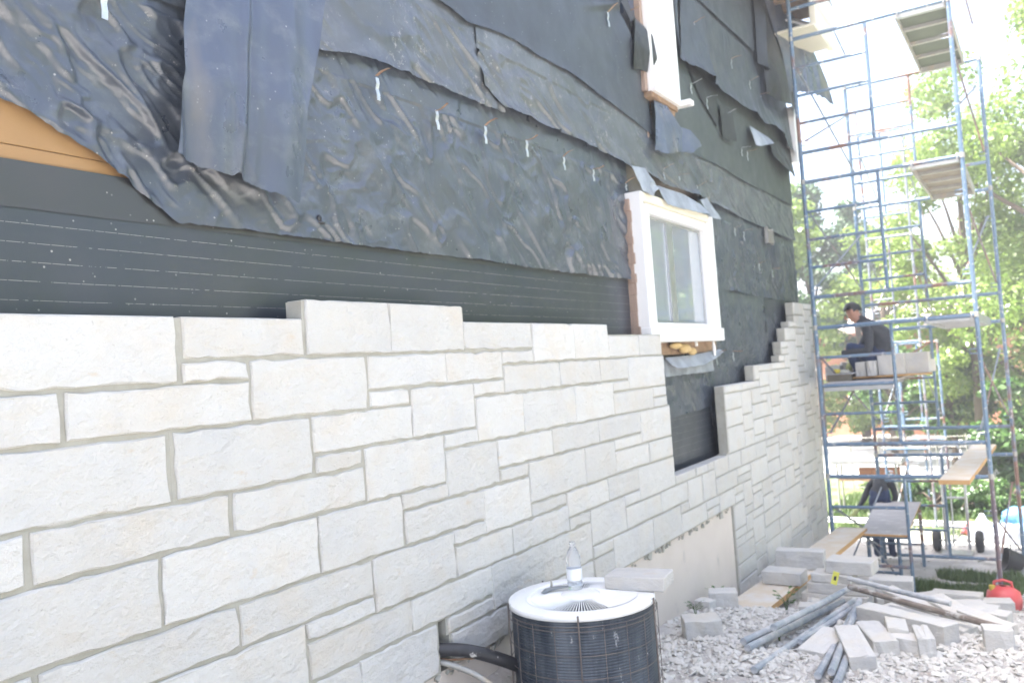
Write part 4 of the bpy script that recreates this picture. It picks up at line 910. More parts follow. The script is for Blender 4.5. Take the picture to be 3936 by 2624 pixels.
# platforms
def deck(x0, x1, xf0, xf1, z, zf, mp, label, ribs=3, mr='alu_dull'):
    e = empty('scaffold_plank', ((x0 + x1) / 2, NY, z + .03), label, 'scaffold plank', 'hooked scaffold planks'); O = Vector(e.location)
    Y0, Y1 = NY + .04, FY - .04; zz0, zz1 = z + .03, zf + .03
    def quad(a0, a1, b0, b1, ya, yb, za, zb, th):
        q = MB(); vs = [(a0, ya, za), (a1, ya, za), (b1, yb, zb), (b0, yb, zb)]; vs = [Vector(v) - O for v in vs]; q.add(vs + [v - Vector((0, 0, th)) for v in vs], [(0, 1, 2, 3), (4, 7, 6, 5), (0, 4, 5, 1), (1, 5, 6, 2), (2, 6, 7, 3), (3, 7, 4, 0)]); return q
    quad(x0 + .02, x1 - .02, xf0 + .02, xf1 - .02, Y0, Y1, zz0, zz1, .012).build('deck_board', M[mp], e)
    quad(x0, x0 + .02, xf0, xf0 + .02, Y0, Y1, zz0 + .012, zz1 + .012, .085).build('side_rail', M[mr], e); quad(x1 - .02, x1, xf1 - .02, xf1, Y0, Y1, zz0 + .012, zz1 + .012, .085).build('side_rail', M[mr], e)
    for k in range(ribs + 2):
        t = k / (ribs + 1); ya = Y0 + (Y1 - Y0 - .06) * t; za = zz0 + (zz1 - zz0) * t - .014
        a0 = x0 + (xf0 - x0) * t + .021; a1 = x1 + (xf1 - x1) * t - .021
        quad(a0, a1, a0, a1, ya, ya + (.06 if k in (0, ribs + 1) else .05), za, za, .06 if k in (0, ribs + 1) else .035).build('rib', M['alu' if k == 0 else mr], e)
    for xx in (x0 + .03, x1 - .03):
        q = MB(); q.tube([Vector((xx, Y0, z)) - O, Vector((xx, NY, z + .03)) - O, Vector((xx, NY - .027, z + .005)) - O, Vector((xx, NY - .02, z - .03)) - O], .009, 6); q.build('hook', M['alu'], e)
    return e
deck(-.957, -.475, -.93, -.45, 3.353, 3.31, 'ply_green', 'green undersided scaffold plank at the very top of the blue tower')
deck(-.944, -.475, -.925, -.46, 1.788, 1.74, 'ply_brown', 'brown undersided scaffold plank at mid height of the blue tower')
deck(-.931, -.475, -.93, -.42, .213, .165, 'ply_brown', 'scaffold plank hooked level with the crouching man head on the right', mr='alu')
# deck for the mason
md = empty('work_deck', (-1.6, NY, -.40), 'aluminium deck hooked on a rung under the crouching man', 'platform'); O = Vector(md.location)
q = MB(); q.box(-1.95 - O.x, -1.27 - O.x, NY + .02 - O.y, FY - O.y, -.400 - O.z, -.385 - O.z); q.build('deck_board', M['ply_grey'], md)
q = MB(); q.box(-1.951 - O.x, -1.27 - O.x, NY + .024 - O.y, NY + .05 - O.y, -.47 - O.z, -.4005 - O.z); q.build('end_rail', M['alu'], md)
q = MB(); q.box(-1.95 - O.x, -1.93 - O.x, NY + .05 - O.y, FY - O.y, -.46 - O.z, -.4005 - O.z); q.build('side_rail', M['alu'], md)
for k in range(4):
    q = MB(); q.box(-1.93 - O.x, -1.27 - O.x, NY + .5 * k + .3 - O.y, NY + .5 * k + .35 - O.y, -.44 - O.z, -.4005 - O.z); q.build('rib', M['alu_dull'], md)
q = MB(); o = plank_between('plywood_sheet', (-1.76, 10.02, -.348), (-.96, 10.08, -.345), (-1.06, 11.3, -.345), (-1.75, 11.5, -.345), .02, [M['lumber'], M['lumber_edge']], None); tag(o, 'pale plywood sheet under the blocks beside the crouching man', 'plywood')
DG = 'limestone blocks on the high scaffold deck'
for (x, y, z, L, Wd, H, rt, lab) in ((-1.655, 10.12, -.348, .11, .2, .16, 0, 'small upright block at the man feet on the high deck, left of the pair'), (-1.545, 10.10, -.347, .10, .2, .165, 2, 'small upright block at the man feet on the high deck, right of the pair'), (-1.35, 10.14, -.345, .27, .10, .225, -3, 'wide slab standing on edge behind the inner scaffold post'), (-1.13, 10.22, -.342, .30, .1, .22, -8, 'clipped corner slab standing on edge right of the inner scaffold post'), (-1.02, 10.32, -.338, .14, .12, .13, -20, 'low block at the right end of the row on the high deck')):
    block(x, y, z, L, Wd, H, rt, lab, group=DG)
for (x, y, z, L, Wd, H, rt, lab) in ((-1.98, 10.25, -.385, .16, .2, .17, 0, 'grey block leaning near the wall on the high deck'), (-1.83, 10.45, -.385, .22, .14, .2, 10, 'grey block behind the mortar board on the high deck'), (-1.72, 10.6, -.385, .16, .14, .2, -5, 'grey block behind the man gloves on the high deck')):
    block(x, y, z, L, Wd, H, rt, lab, group=DG)
mb_ = empty('mortar_board', (-1.87, 10.05, -.385), 'grey mortar board on yellow battens in front of the crouching man', 'mortar board')
q = MB(); q.box(-.15, .17, -.16, .16, .075, .085); q.build('board', M['ply_grey'], mb_)
for k in (-.1, .1): 
    q = MB(); q.box(-.13, .13, k - .02, k + .02, 0, .0745); q.build('batten', M['ply_brown'], mb_)
q = MB(); lump(q, (.02, 0, .095), (.09, .09, .03), 4); q.build('mortar_heap', M['mortar'], mb_, smooth=True)
tp = MB(); tp.lathe([(.001, .05), (.033, .05), (.035, .044), (.035, .004), (.03, 0)], 16); o = tp.build('tape_measure', mat('yellow_case', (.6, .5, .06), (.5, .4, .05), 20, .5), smooth=True); o.location = (-1.90, 9.98, -.298); tag(o, 'small yellow tape measure on the mortar board', 'tape measure')
o = MB(); o.tube([(0, 0, 0), (.28, .1, .17)], .012, 6); o = o.build('bar', M['rust']); o.location = (-1.26, 10.35, -.19); tag(o, 'rusty bar slanting up to the right behind the man on the deck', 'bar')

# bench of grey boards
bn = empty('bench', (-1.5, NY, -1.99), 'grey dusty plywood bench top laid from the scaffold rung to the trestle', 'bench')
plank_between('board', (-1.70, NY - .05, -1.955), (-1.255, NY - .05, -1.955), (-1.34, 11.5, -1.97), (-1.84, 11.5, -1.97), .022, [M['ply_grey'], M['lumber_edge']], bn)
o = plank_between('scaffold_board', (-.875, 8.95, -1.325), (-.615, 8.95, -1.325), (-.50, 12.0, -1.335), (-.76, 12.0, -1.335), .042, [M['lumber'], M['lumber_edge']], None); tag(o, 'clean pale board lying across the tubes at the right side of the tower', 'board')

# ---------------------------------------------------------------- people
def skin_body(name, joints, bones, zones, mats, parent, sub=2):
    """joints: name -> (pos, radius); bones: pairs; zones: bone -> material index"""
    me = bpy.data.meshes.new(name + '_skeleton'); ks = list(joints); ix = {k: i for i, k in enumerate(ks)}
    me.from_pydata([joints[k][0] for k in ks], [(ix[a], ix[b_]) for a, b_ in bones], [])
    o = bpy.data.objects.new(name + '_tmp', me); col.objects.link(o)
    md_ = o.modifiers.new('skin', 'SKIN'); md_.use_smooth_shade = True
    for i, k in enumerate(ks):
        sv = me.skin_vertices[0].data[i]; r = joints[k][1]; sv.radius = r if isinstance(r, tuple) else (r, r); sv.use_root = (i == 0)
    s_ = o.modifiers.new('sub', 'SUBSURF'); s_.levels = sub; s_.render_levels = sub
    bpy.context.view_layer.update()
    dg = bpy.context.evaluated_depsgraph_get(); nm = bpy.data.meshes.new_from_object(o.evaluated_get(dg)); nm.name = name
    bpy.data.objects.remove(o)
    nm.materials.clear()
    for m_ in mats: nm.materials.append(m_)
    seg = [(Vector(joints[a][0]), Vector(joints[b_][0]), zones.get((a, b_), 0), (joints[a][1] if not isinstance(joints[a][1], tuple) else joints[a][1][0])) for a, b_ in bones]
    for p in nm.polygons:
        c_ = p.center; best = None
        for a, b_, z_, r in seg:
            d = b_ - a; t = max(0, min(1, (c_ - a).dot(d) / max(1e-9, d.dot(d)))); ds = (c_ - (a + d * t)).length - r * .6
            if best is None or ds < best[0]: best = (ds, z_)
        p.material_index = best[1]; p.use_smooth = True
    return link(name, nm, None, parent)
def hand(parent, p, d, up, size, mt, name='hand'):
    """palm and five bent fingers"""
    d = Vector(d).normalized(); s_ = d.cross(Vector(up)).normalized(); u = s_.cross(d).normalized(); p = Vector(p)
    q = MB(); q.tube([p, p + d * .045 * size, p + d * .09 * size], [.024 * size, .036 * size, .030 * size], 8)
    for k, ln in enumerate((.062, .075, .070, .055)):
        a = p + d * .085 * size + s_ * (k - 1.5) * .017 * size
        q.tube([a, a + d * ln * .45 * size - u * .006, a + d * ln * .75 * size - u * .022 * size, a + d * ln * .85 * size - u * .04 * size], [.0095 * size, .0092 * size, .0085 * size, .007 * size], 6)
    a = p + d * .03 * size - s_ * .03 * size
    q.tube([a, a + d * .03 * size - s_ * .022 * size, a + d * .06 * size - s_ * .024 * size - u * .012 * size], [.012 * size, .011 * size, .009 * size], 6)
    return q.build(name, mt, parent, smooth=True)
man = empty('person', (-1.5, 10.35, -.385), 'man crouching on the high scaffold deck in a dark shirt, navy trousers and yellow gloves', 'person')
def L_(p): return (p[0] + 1.5, p[1] - 10.35, p[2] + .385)
J = {'pelvis': (L_((-1.47, 10.35, -.185)), (.115, .14)), 'waist': (L_((-1.455, 10.35, -.06)), (.105, .135)), 'chest': (L_((-1.49, 10.35, .08)), (.115, .15)), 'upper': (L_((-1.56, 10.35, .18)), (.085, .12)),
     'neck': (L_((-1.63, 10.35, .245)), .055), 'jaw': (L_((-1.705, 10.35, .285)), (.058, .066)), 'head': (L_((-1.735, 10.35, .355)), (.085, .076)), 'crown': (L_((-1.725, 10.35, .405)), (.062, .06)),
     'sh_n': (L_((-1.57, 10.19, .165)), .062), 'el_n': (L_((-1.56, 10.13, -.085)), .048), 'wr_n': (L_((-1.80, 10.12, -.09)), .034), 'wr2_n': (L_((-1.87, 10.12, -.09)), .03),
     'sh_f': (L_((-1.58, 10.51, .165)), .062), 'el_f': (L_((-1.70, 10.56, -.04)), .046), 'wr_f': (L_((-1.80, 10.45, -.16)), .034), 'wr2_f': (L_((-1.81, 10.42, -.20)), .03),
     'hip_n': (L_((-1.53, 10.24, -.19)), .095), 'kn_n': (L_((-1.775, 10.20, .005)), .072), 'an_n': (L_((-1.69, 10.22, -.31)), .05), 'toe_n': (L_((-1.82, 10.20, -.355)), .035),
     'hip_f': (L_((-1.53, 10.46, -.19)), .095), 'kn_f': (L_((-1.76, 10.52, -.02)), .072), 'an_f': (L_((-1.65, 10.50, -.31)), .05), 'toe_f': (L_((-1.78, 10.52, -.355)), .035)}
Bn = [('pelvis', 'waist'), ('waist', 'chest'), ('chest', 'upper'), ('upper', 'neck'), ('neck', 'jaw'), ('jaw', 'head'), ('head', 'crown')]
for s_ in ('_n', '_f'): Bn += [('upper', 'sh' + s_), ('sh' + s_, 'el' + s_), ('el' + s_, 'wr' + s_), ('wr' + s_, 'wr2' + s_), ('pelvis', 'hip' + s_), ('hip' + s_, 'kn' + s_), ('kn' + s_, 'an' + s_), ('an' + s_, 'toe' + s_)]
Z = {b_: 1 for b_ in Bn}
for b_ in (('neck', 'jaw'), ('jaw', 'head'), ('head', 'crown')): Z[b_] = 0
for s_ in ('_n', '_f'):
    Z[('pelvis', 'hip' + s_)] = Z[('hip' + s_, 'kn' + s_)] = Z[('kn' + s_, 'an' + s_)] = 2; Z[('an' + s_, 'toe' + s_)] = 3; Z[('wr' + s_, 'wr2' + s_)] = 4
body = skin_body('body', J, Bn, Z, [M['skin'], M['shirt'], M['jeans'], M['boot'], M['glove']], man)
def head_bits(parent, c, f, r, hairm, tilt=0):
    """hair cap, nose and ears; c head centre, f facing"""
    c = Vector(c); f = Vector(f).normalized(); s_ = f.cross(Vector((0, 0, 1))).normalized(); u = s_.cross(f).normalized()
    bm = bmesh.new(); bmesh.ops.create_uvsphere(bm, u_segments=20, v_segments=12, radius=1)
    rr2 = random.Random(2)
    for v in list(bm.verts):
        if v.co.z < -.35 and v.co.x > -.35 or v.co.x > .42 and v.co.z < .35 or v.co.z < -.62 or (v.co.x > .1 and v.co.z < .05): bm.verts.remove(v)
    for v in bm.verts:
        k = 1 + rr2.uniform(-.03, .03); p = c - f * .012 + f * v.co.x * r[0] * k + s_ * v.co.y * r[1] * k + u * v.co.z * r[2] * k; v.co = p
    me = bpy.data.meshes.new('hair'); bm.to_mesh(me); bm.free(); me.materials.append(hairm); me.polygons.foreach_set('use_smooth', [True] * len(me.polygons)); link('hair', me, None, parent)
    q = MB(); q.tube([c + f * .078 + u * .01, c + f * .105 - u * .022, c + f * .088 - u * .032], [.010, .014, .010], 6); q.build('nose', M['skin'], parent, smooth=True)
    for sg in (-1, 1):
        q = MB(); lump(q, tuple(c + s_ * sg * .079 - f * .005 - u * .012), (.018, .010, .030), 5); q.build('ear', M['skin'], parent, smooth=True)
        q = MB(); lump(q, tuple(c + s_ * sg * .03 + f * .079 + u * .006), (.010, .012, .006), 6); q.build('eye', M['hair'], parent, smooth=True)
head_bits(man, L_((-1.733, 10.35, .362)), (-.80, 0, -.58), (.090, .083, .100), M['hair'])
hand(man, L_((-1.87, 10.12, -.09)), (-1, 0, -.05), (0, 0, 1), 1.05, M['glove']); hand(man, L_((-1.81, 10.41, -.20)), (-.1, -.5, -.9), (1, 0, 0), 1.05, M['glove'])
man.scale = (1.08, 1.08, 1.04)
# man standing behind, bending forward
m2 = empty('person', (-1.80, 11.45, -2.69), 'man in a black top and blue jeans bending down behind the trestle bench', 'person')
J = {'pelvis': ((0, 0, .84), (.11, .13)), 'waist': ((-.0, .10, .92), (.10, .13)), 'chest': ((-.02, .28, .99), (.11, .135)), 'upper': ((-.03, .40, .98), (.085, .12)), 'neck': ((-.04, .48, .94), .055), 'jaw': ((-.05, .53, .88), (.06, .066)), 'head': ((-.05, .58, .85), (.085, .078)), 'crown': ((-.05, .62, .82), .06),
     'sh_n': ((-.18, .36, .93), .058), 'el_n': ((-.26, .22, .76), .043), 'wr_n': ((-.30, .06, .68), .032), 'wr2_n': ((-.32, .02, .66), .03), 'sh_f': ((.13, .38, .93), .058), 'el_f': ((.15, .46, .74), .043), 'wr_f': ((.05, .54, .62), .032), 'wr2_f': ((.03, .56, .60), .03),
     'hip_n': ((-.08, 0, .80), .088), 'kn_n': ((-.09, .02, .46), .066), 'an_n': ((-.09, -.04, .09), .048), 'toe_n': ((-.11, .12, .045), .04), 'hip_f': ((.08, 0, .80), .088), 'kn_f': ((.10, .04, .46), .066), 'an_f': ((.11, -.02, .09), .048), 'toe_f': ((.13, .14, .045), .04)}
skin_body('body', J, Bn, Z, [M['skin'], M['shirt'], M['jeans'], M['boot'], M['glove']], m2)
head_bits(m2, (-.05, .60, .85), (0, .6, -.8), (.094, .084, .10), M['hair'])
hand(m2, (-.32, .02, .66), (-.5, -.3, -.7), (1, 0, 0), 1.0, M['glove']); hand(m2, (.03, .56, .60), (-.2, .3, -.9), (1, 0, 0), 1.0, M['glove'])

m2.scale = (.86, .9, .94)
# ---------------------------------------------------------------- things beyond
gc = empty('fuel_can', (-.44, 9.35, gz1(-.44, 9.35)), 'round red plastic fuel can beside the right foot of the blue scaffold', 'fuel can')
q = MB(); q.lathe([(.001, 0), (.11, .0), (.145, .03), (.155, .11), (.14, .18), (.08, .225), (.03, .235)], 24); q.build('tank', M['red_plastic'], gc, smooth=True)
q = MB(); q.tube([(-.08, 0, .20), (-.07, 0, .27), (0, 0, .29), (.07, 0, .27), (.08, 0, .20)], .014, 8); q.build('handle', M['red_plastic'], gc, smooth=True)
q = MB(); q.lathe([(.028, .2), (.028, .25), (.001, .252)], 12, c=(-.09, -.03, -.01)); q.build('cap', mat('yellow_cap', (.55, .42, .06), None, 9, .5), gc)
# hand truck
hx, hy = -1.02, 12.0; hg = gz1(hx, hy)
ht = empty('hand_truck', (hx, hy, hg), 'silver hand truck standing upright on the sandy ground', 'hand truck')
for s_ in (-.13, .13):
    q = MB(); q.tube([(s_, 0, .05), (s_, .12, .75), (s_ * 1.02, .2, 1.15), (s_ * .8, .24, 1.28)], .017, 8); q.build('side_rail', M['alu'], ht, smooth=True)
for z_, y_ in ((.32, .04), (.68, .11), (1.02, .17)):
    q = MB(); q.tube([(-.13, y_, z_), (.13, y_, z_)], .014, 8); q.build('cross_bar', M['alu'], ht)
q = MB(); q.tube([(-.10, .24, 1.28), (-.06, .26, 1.33), (.06, .26, 1.33), (.10, .24, 1.28)], .017, 8); q.build('handle', M['alu'], ht, smooth=True)
q = MB(); q.tube([(-.04, .02, .1), (-.04, .13, .75)], .011, 6); q.tube([(-.13, 0, .06), (.13, .04, .32)], .008, 6); q.build('strut', M['alu'], ht)
q = MB(); q.box(-.17, .17, -.24, 0, .03, .04); q.build('toe_plate', M['alu'], ht)
for s_ in (-.24, .24):
    q = MB(); q.lathe([(.07, -.035), (.11, -.045), (.135, -.025), (.14, 0), (.135, .025), (.11, .045), (.07, .035)], 28, M=Matrix.Rotation(R_(90), 4, 'Y'), c=(s_, .10, .14)); wv = q.build('wheel', M['tyre'], ht, smooth=True)
    q = MB(); q.lathe([(.001, -.02), (.03, -.03), (.072, -.01), (.072, .01), (.03, .03), (.001, .02)], 20, M=Matrix.Rotation(R_(90), 4, 'Y'), c=(s_, .10, .14)); q.build('rim', M['alu'], wv, smooth=True)
q = MB(); q.tube([(-.24, .10, .14), (.24, .10, .14)], .01, 6); q.build('axle', M['alu'], ht)
# black tub lying on its side and a small green crate
tu = empty('tub', (-.40, 11.3, gz1(-.40, 11.3)), 'black rubber tub lying tipped on its side at the right', 'tub')
Mx = Matrix.Translation((0, 0, .17)) @ Matrix.Rotation(R_(-72), 4, 'Y') @ Matrix.Rotation(R_(20), 4, 'X')
q = MB(); q.lathe([(.001, -.12), (.12, -.12), (.135, -.10), (.18, .12), (.19, .125), (.19, .14), (.175, .14), (.125, -.09), (.001, -.095)], 28, M=Mx); q.build('shell', M['black_plastic'], tu, smooth=True); tu.scale = (.72, .72, .72)
q = MB(); q.tube([Mx @ Vector((.19, -.06, .12)), Mx @ Vector((.24, 0, .10)), Mx @ Vector((.19, .06, .12))], .010, 6); q.build('handle', M['black_plastic'], tu)
q = MB(); q.box(-.09, .09, -.07, .07, 0, .01); 
for (a, b2, c_, d) in ((-.09, .09, -.07, -.06), (-.09, .09, .06, .07), (-.09, -.08, -.059, .059), (.08, .09, -.059, .059)): q.box(a, b2, c_, d, .0105, .12)
o = q.build('crate', M['green_plastic']); o.location = (-.20, 11.4, gz1(-.2, 11.4)); tag(o, 'small green plastic crate behind the black tub at the photo edge', 'crate')
# plastic sacks
m_white = mat('white_sack', (.50, .52, .56), (.42, .45, .52), 6, .45, bumps=.6, bscale=10, bdist=.03); m_blue = mat('blue_tarp', (.16, .40, .66), (.10, .28, .52), 6, .4, bumps=.6, bscale=8, bdist=.03)
def sack(x, y, s_, mt, seed, label, cat='sack', name='plastic_sack'):
    bm = bmesh.new(); bmesh.ops.create_icosphere(bm, subdivisions=4, radius=1)
    for v in bm.verts:
        n_ = float(vn([v.co.x * 2 + seed], [v.co.y * 2 + v.co.z * 1.7], seed)[0]); n2 = float(wr(np.array([v.co.x + v.co.z]), np.array([v.co.y - v.co.z]), .3, seed)[0])
        k = 1 + .3 * n_ + .10 * n2; v.co = Vector((v.co.x * s_[0] * k, v.co.y * s_[1] * k, max(-.3 * s_[2], v.co.z * s_[2] * k) + s_[2] * .3))
    me = bpy.data.meshes.new(name); bm.to_mesh(me); bm.free(); me.polygons.foreach_set('use_smooth', [True] * len(me.polygons))
    o = link(name, me, mt); o.location = (x, y, gz1(x, y)); tag(o, label, cat, 'plastic bags and tarps dumped by the hedge'); return o
sack(-.80, 13.3, (.15, .2, .20), m_white, 1, 'tall crumpled white plastic sack left of the scaffold pole')
sack(-.52, 13.0, (.22, .22, .17), m_white, 2, 'wide white plastic sack right of the scaffold pole')
sack(-.30, 13.6, (.32, .3, .27), m_blue, 3, 'blue tarp heaped behind the white sacks', 'tarp', 'tarp')
sack(-.98, 13.4, (.09, .1, .12), M['red_plastic'], 4, 'small red and white bundle left of the white sacks', 'bundle', 'bundle')
# white pipe lengths along the grass, table with bricks
for i, (z_, lab) in enumerate(((.02, 'front white plastic pipe lying along the grass edge'), (.05, 'rear white plastic pipe lying along the grass edge'))):
    q = MB(); q.tube([(-1.7, 0, 0), (1.4, -.15, 0)], .022, 8); o = q.build('plastic_pipe', M['vinyl']); o.location = (-1.9, 13.9 + i * .12, gz1(-1.5, 13.9) + z_); tag(o, lab, 'pipe', 'white pipes on the grass')
tbm = empty('trestle_table', (-2.5, 15.0, gz1(-2.5, 15)), 'long grey work table with orange bricks stored under it beyond the scaffold', 'table')
hh_ = -1.86 - gz1(-2.5, 15)
q = MB(); q.box(-.55, .55, -.25, .25, hh_ - .08, hh_); q.build('table_top', M['alu'], tbm, bevel=.004)
for sx_ in (-.45, .45):
    for sy_ in (-.18, .18): q = MB(); q.tube([(sx_, sy_, 0), (sx_, sy_, hh_ - .08)], .018, 8); q.build('leg', M['alu_dull'], tbm)
q = MB(); q.box(-.45, .45, -.19, .19, hh_ - .36, hh_ - .33); q.build('shelf', M['rotwood'], tbm)
br = bpy.data.meshes.new('brick'); q = MB(); q.box(-.10, .10, -.05, .05, 0, .06); 
for k in range(9):
    o = q.build('brick', M['brick_o']) if k == 0 else bpy.data.objects.new('brick', b0_.data)
    if k == 0: b0_ = o
    else: col.objects.link(o)
    o.location = (-2.5 + (-.02 + (k % 3) * .21), 15.0 - .1, gz1(-2.5, 15) + hh_ - .33 + .062 * (k // 3)); tag(o, ('left', 'middle', 'right')[k % 3] + ' orange brick in the ' + ('bottom', 'middle', 'top')[k // 3] + ' row of the pile under the grey table', 'brick', 'orange bricks under the grey table')
# house beyond
bh = empty('house', (-4.2, 31, gz1(-4, 31)), 'brick house with a pale gable roof half hidden by the far trees', 'house'); g0 = gz1(-4, 31)
q = MB(); q.box(-2.0, 4.2, -1, 5, 0, .6 - g0)
for k in range(1): pass
q.build('wall', M['brick_o'], bh)
q = MB(); ez = .55 - g0; rz_ = 1.85 - g0
q.add([(-2.4, -1.4, ez), (4.6, -1.4, ez), (4.6, 2, rz_), (-1.0, 2, rz_), (-2.4, 5.4, ez), (4.6, 5.4, ez), (-2.4, -1.4, ez - .15), (4.6, -1.4, ez - .15)], [(0, 1, 2, 3), (3, 2, 5, 4), (0, 3, 4), (6, 7, 1, 0)]); q.build('roof', M['roof_pale'], bh)
for xx in (-1.2, .4, 2.2):
    q = MB(); q.box(xx, xx + .9, -1.06, -1.002, 1.0, 2.3); wf = q.build('window', M['vinyl'], bh); q = MB(); q.box(xx + .08, xx + .82, -1.075, -1.061, 1.08, 2.22); q.build('pane', M['glass'], wf)
# wire fence
wfm = empty('wire_fence', (-3.0, 17.5, gz1(-3, 17.5)), 'thin wire fence with slender posts across the bright yard', 'fence')
for k in range(9):
    q = MB(); q.tube([(-2.2 + k * .5, 0, 0), (-2.2 + k * .5, 0, 1.1)], .012, 5); q.build('post', M['alu_dull'], wfm)
for k in range(6):
    q = MB(); q.tube([(-2.2, .014, .1 + k * .19), (1.8, .014, .1 + k * .19)], .004, 4); q.build('wire', M['alu_dull'], wfm)

# ---------------------------------------------------------------- trees, hedge, grass
def leaves(centres, radii, nn, size, seed, flat=.6):
    r_ = np.random.RandomState(seed); C = np.array(centres); Rr = np.array(radii)
    w = Rr ** 2; w = w / w.sum(); k = r_.choice(len(C), nn, p=w)
    d = r_.normal(size=(nn, 3)); d /= np.linalg.norm(d, axis=1)[:, None]
    rad = r_.rand(nn) ** .45
    P = C[k] + d * (Rr[k] * rad)[:, None] * np.array([1, 1, .75])
    s_ = size * r_.uniform(.5, 1.3, nn)
    nrm = d * .7 + r_.normal(size=(nn, 3)) * .6 + np.array([0, 0, .5]); nrm /= np.linalg.norm(nrm, axis=1)[:, None]
    a = np.cross(nrm, r_.normal(size=(nn, 3))); a /= np.linalg.norm(a, axis=1)[:, None]; b_ = np.cross(nrm, a)
    q0 = P + a * s_[:, None]; q1 = P + b_ * s_[:, None] * flat + nrm * s_[:, None] * .15; q2 = P - a * s_[:, None]; q3 = P - b_ * s_[:, None] * flat + nrm * s_[:, None] * .15
    V = np.stack([q0, q1, q2, q3], 1).reshape(-1, 3); F = np.arange(nn * 4).reshape(nn, 4)
    return V, F
def npmesh(name, V, F, mt):
    me = bpy.data.meshes.new(name); me.vertices.add(len(V)); me.vertices.foreach_set('co', V.ravel().astype(np.float32))
    me.loops.add(F.size); me.loops.foreach_set('vertex_index', F.ravel().astype(np.int32)); me.polygons.add(len(F)); me.polygons.foreach_set('loop_start', np.arange(0, F.size, F.shape[1], dtype=np.int32))
    me.update(calc_edges=True); me.materials.append(mt); return me
def tree(name, x, y, hgt, rad, zc, hc, nn, size, mt, seed, label, cat='tree', group='trees beyond the scaffold', ncl=60, lean=0, cr=.33):
    g_ = gz1(x, y); t = empty(name, (x, y, g_), label, cat, group); r_ = random.Random(seed)
    cs = []; rs_ = []
    for _ in range(ncl):
        th = r_.uniform(0, 6.283); ph = math.acos(r_.uniform(-1, 1)); k = r_.uniform(.35, 1) ** .6
        px = rad * k * math.sin(ph) * math.cos(th); py = rad * k * math.sin(ph) * math.sin(th); pz = zc - g_ + hc * k * math.cos(ph)
        if name == 'conifer_tree':
            f = (pz - (zc - g_ - hc)) / (2 * hc); px *= 1.25 - 1.15 * f; py *= 1.25 - 1.15 * f
        cs.append((px + lean * pz, py, pz)); rs_.append(rad * r_.uniform(.6, 1.25) * cr)
    V, F = leaves(cs, rs_, nn, size, seed)
    link('crown', npmesh('crown', V, F, mt), None, t)
    q = MB(); top = zc - g_ + hc * .5; tr_ = max(.06, rad * .07)
    q.tube([(0, 0, -.1), (.05, 0, top * .35), (-.04 + lean * top * .5, .05, top * .7), (lean * top, 0, top)], [tr_ * 1.3, tr_, tr_ * .7, tr_ * .2], 9)
    for c_ in cs[:14]:
        z0 = min(max(top * .3, c_[2] * .6), top * .9); q.tube([(0, 0, z0), (c_[0] * .5, c_[1] * .5, (z0 + c_[2]) / 2 + .1), c_], [tr_ * .45, tr_ * .25, tr_ * .08], 6)
    q.build('trunk', M['bark'], t, smooth=True)
    return t
tree('broadleaf_tree', 1.4, 17.5, 10, 3.0, 3.6, 5.2, 70000, .05, M['leaf_a'], 1, 'big leafy tree filling the right edge of the photo', ncl=110, cr=.24)
tree('broadleaf_tree', -1.1, 20.5, 7, 1.75, 1.9, 3.6, 26000, .055, M['leaf_b'], 2, 'light green tree behind the right side of the near scaffold', ncl=60, cr=.27)
tree('broadleaf_tree', .3, 21.5, 7, 2.2, .2, 3.0, 26000, .055, M['leaf_a'], 3, 'lower leafy tree between the big right tree and the brick house', ncl=60, cr=.28)
tree('broadleaf_tree', -3.4, 25, 7, 1.7, .8, 2.9, 9000, .09, M['leaf_b'], 4, 'pale green tree seen through the narrow far scaffold tower', ncl=45, cr=.3)
tree('conifer_tree', -5.7, 27, 8, 1.4, 2.6, 2.9, 12000, .08, M['leaf_c'], 5, 'dark green conifer nearest the end of the house', ncl=70, cr=.3)
tree('conifer_tree', -4.6, 28, 8, 1.3, 2.1, 2.6, 10000, .08, M['leaf_c'], 6, 'dark green conifer second from the end of the house', ncl=60, cr=.3)
tree('broadleaf_tree', -6.6, 24, 8, 1.6, 3.2, 2.2, 9000, .09, M['leaf_b'], 7, 'pale tree top showing past the upper corner of the house', ncl=50, cr=.3)
tree('broadleaf_tree', 5.8, 22, 9, 3.0, 3, 4.6, 16000, .11, M['leaf_a'], 8, 'leafy tree beyond the right edge, seen in the window glass', ncl=60)
tree('broadleaf_tree', 8.5, 17, 9, 3.0, 2.6, 4.4, 14000, .12, M['leaf_b'], 9, 'spreading tree standing outside the frame on the right', ncl=60)
for i_, (x_, y_, h_) in enumerate(((12.5, 25, 4.6), (13, 16, 4.8), (12.5, 7, 4.6), (13, -2, 4.6), (9.5, 30, 4.8), (16, 34, 5.2), (4.5, 31, 4.6))):
    tree('broadleaf_tree', x_, y_, 10, 3.6, 2.6, h_, 5200, .26, M['leaf_a'], 40 + i_, ('tall', 'wide', 'leaning', 'old', 'far', 'farthest', 'lone')[i_] + ' leafy tree beyond the right edge of the photo, number ' + ('two', 'three', 'four', 'five', 'six', 'seven', 'one')[i_] , group='trees along the far side of the yard', ncl=50, cr=.34)
tree('shrub', -4.6, 27.5, 3, 1.3, -1.6, 1.3, 7000, .07, M['leaf_b'], 14, 'wide pale shrub in front of the brick house wall', 'shrub', 'shrubs', 30)
tree('shrub', -2.2, 26, 3, 1.2, -1.3, 1.4, 7000, .07, M['leaf_b'], 15, 'tall pale shrub before the middle of the brick house', 'shrub', 'shrubs', 30)
tree('shrub', -.15, 16.2, 3, .75, -1.5, 1.1, 7000, .06, M['leaf_d'], 10, 'dark shrub at the foot of the big right tree', 'shrub', 'shrubs', 30)
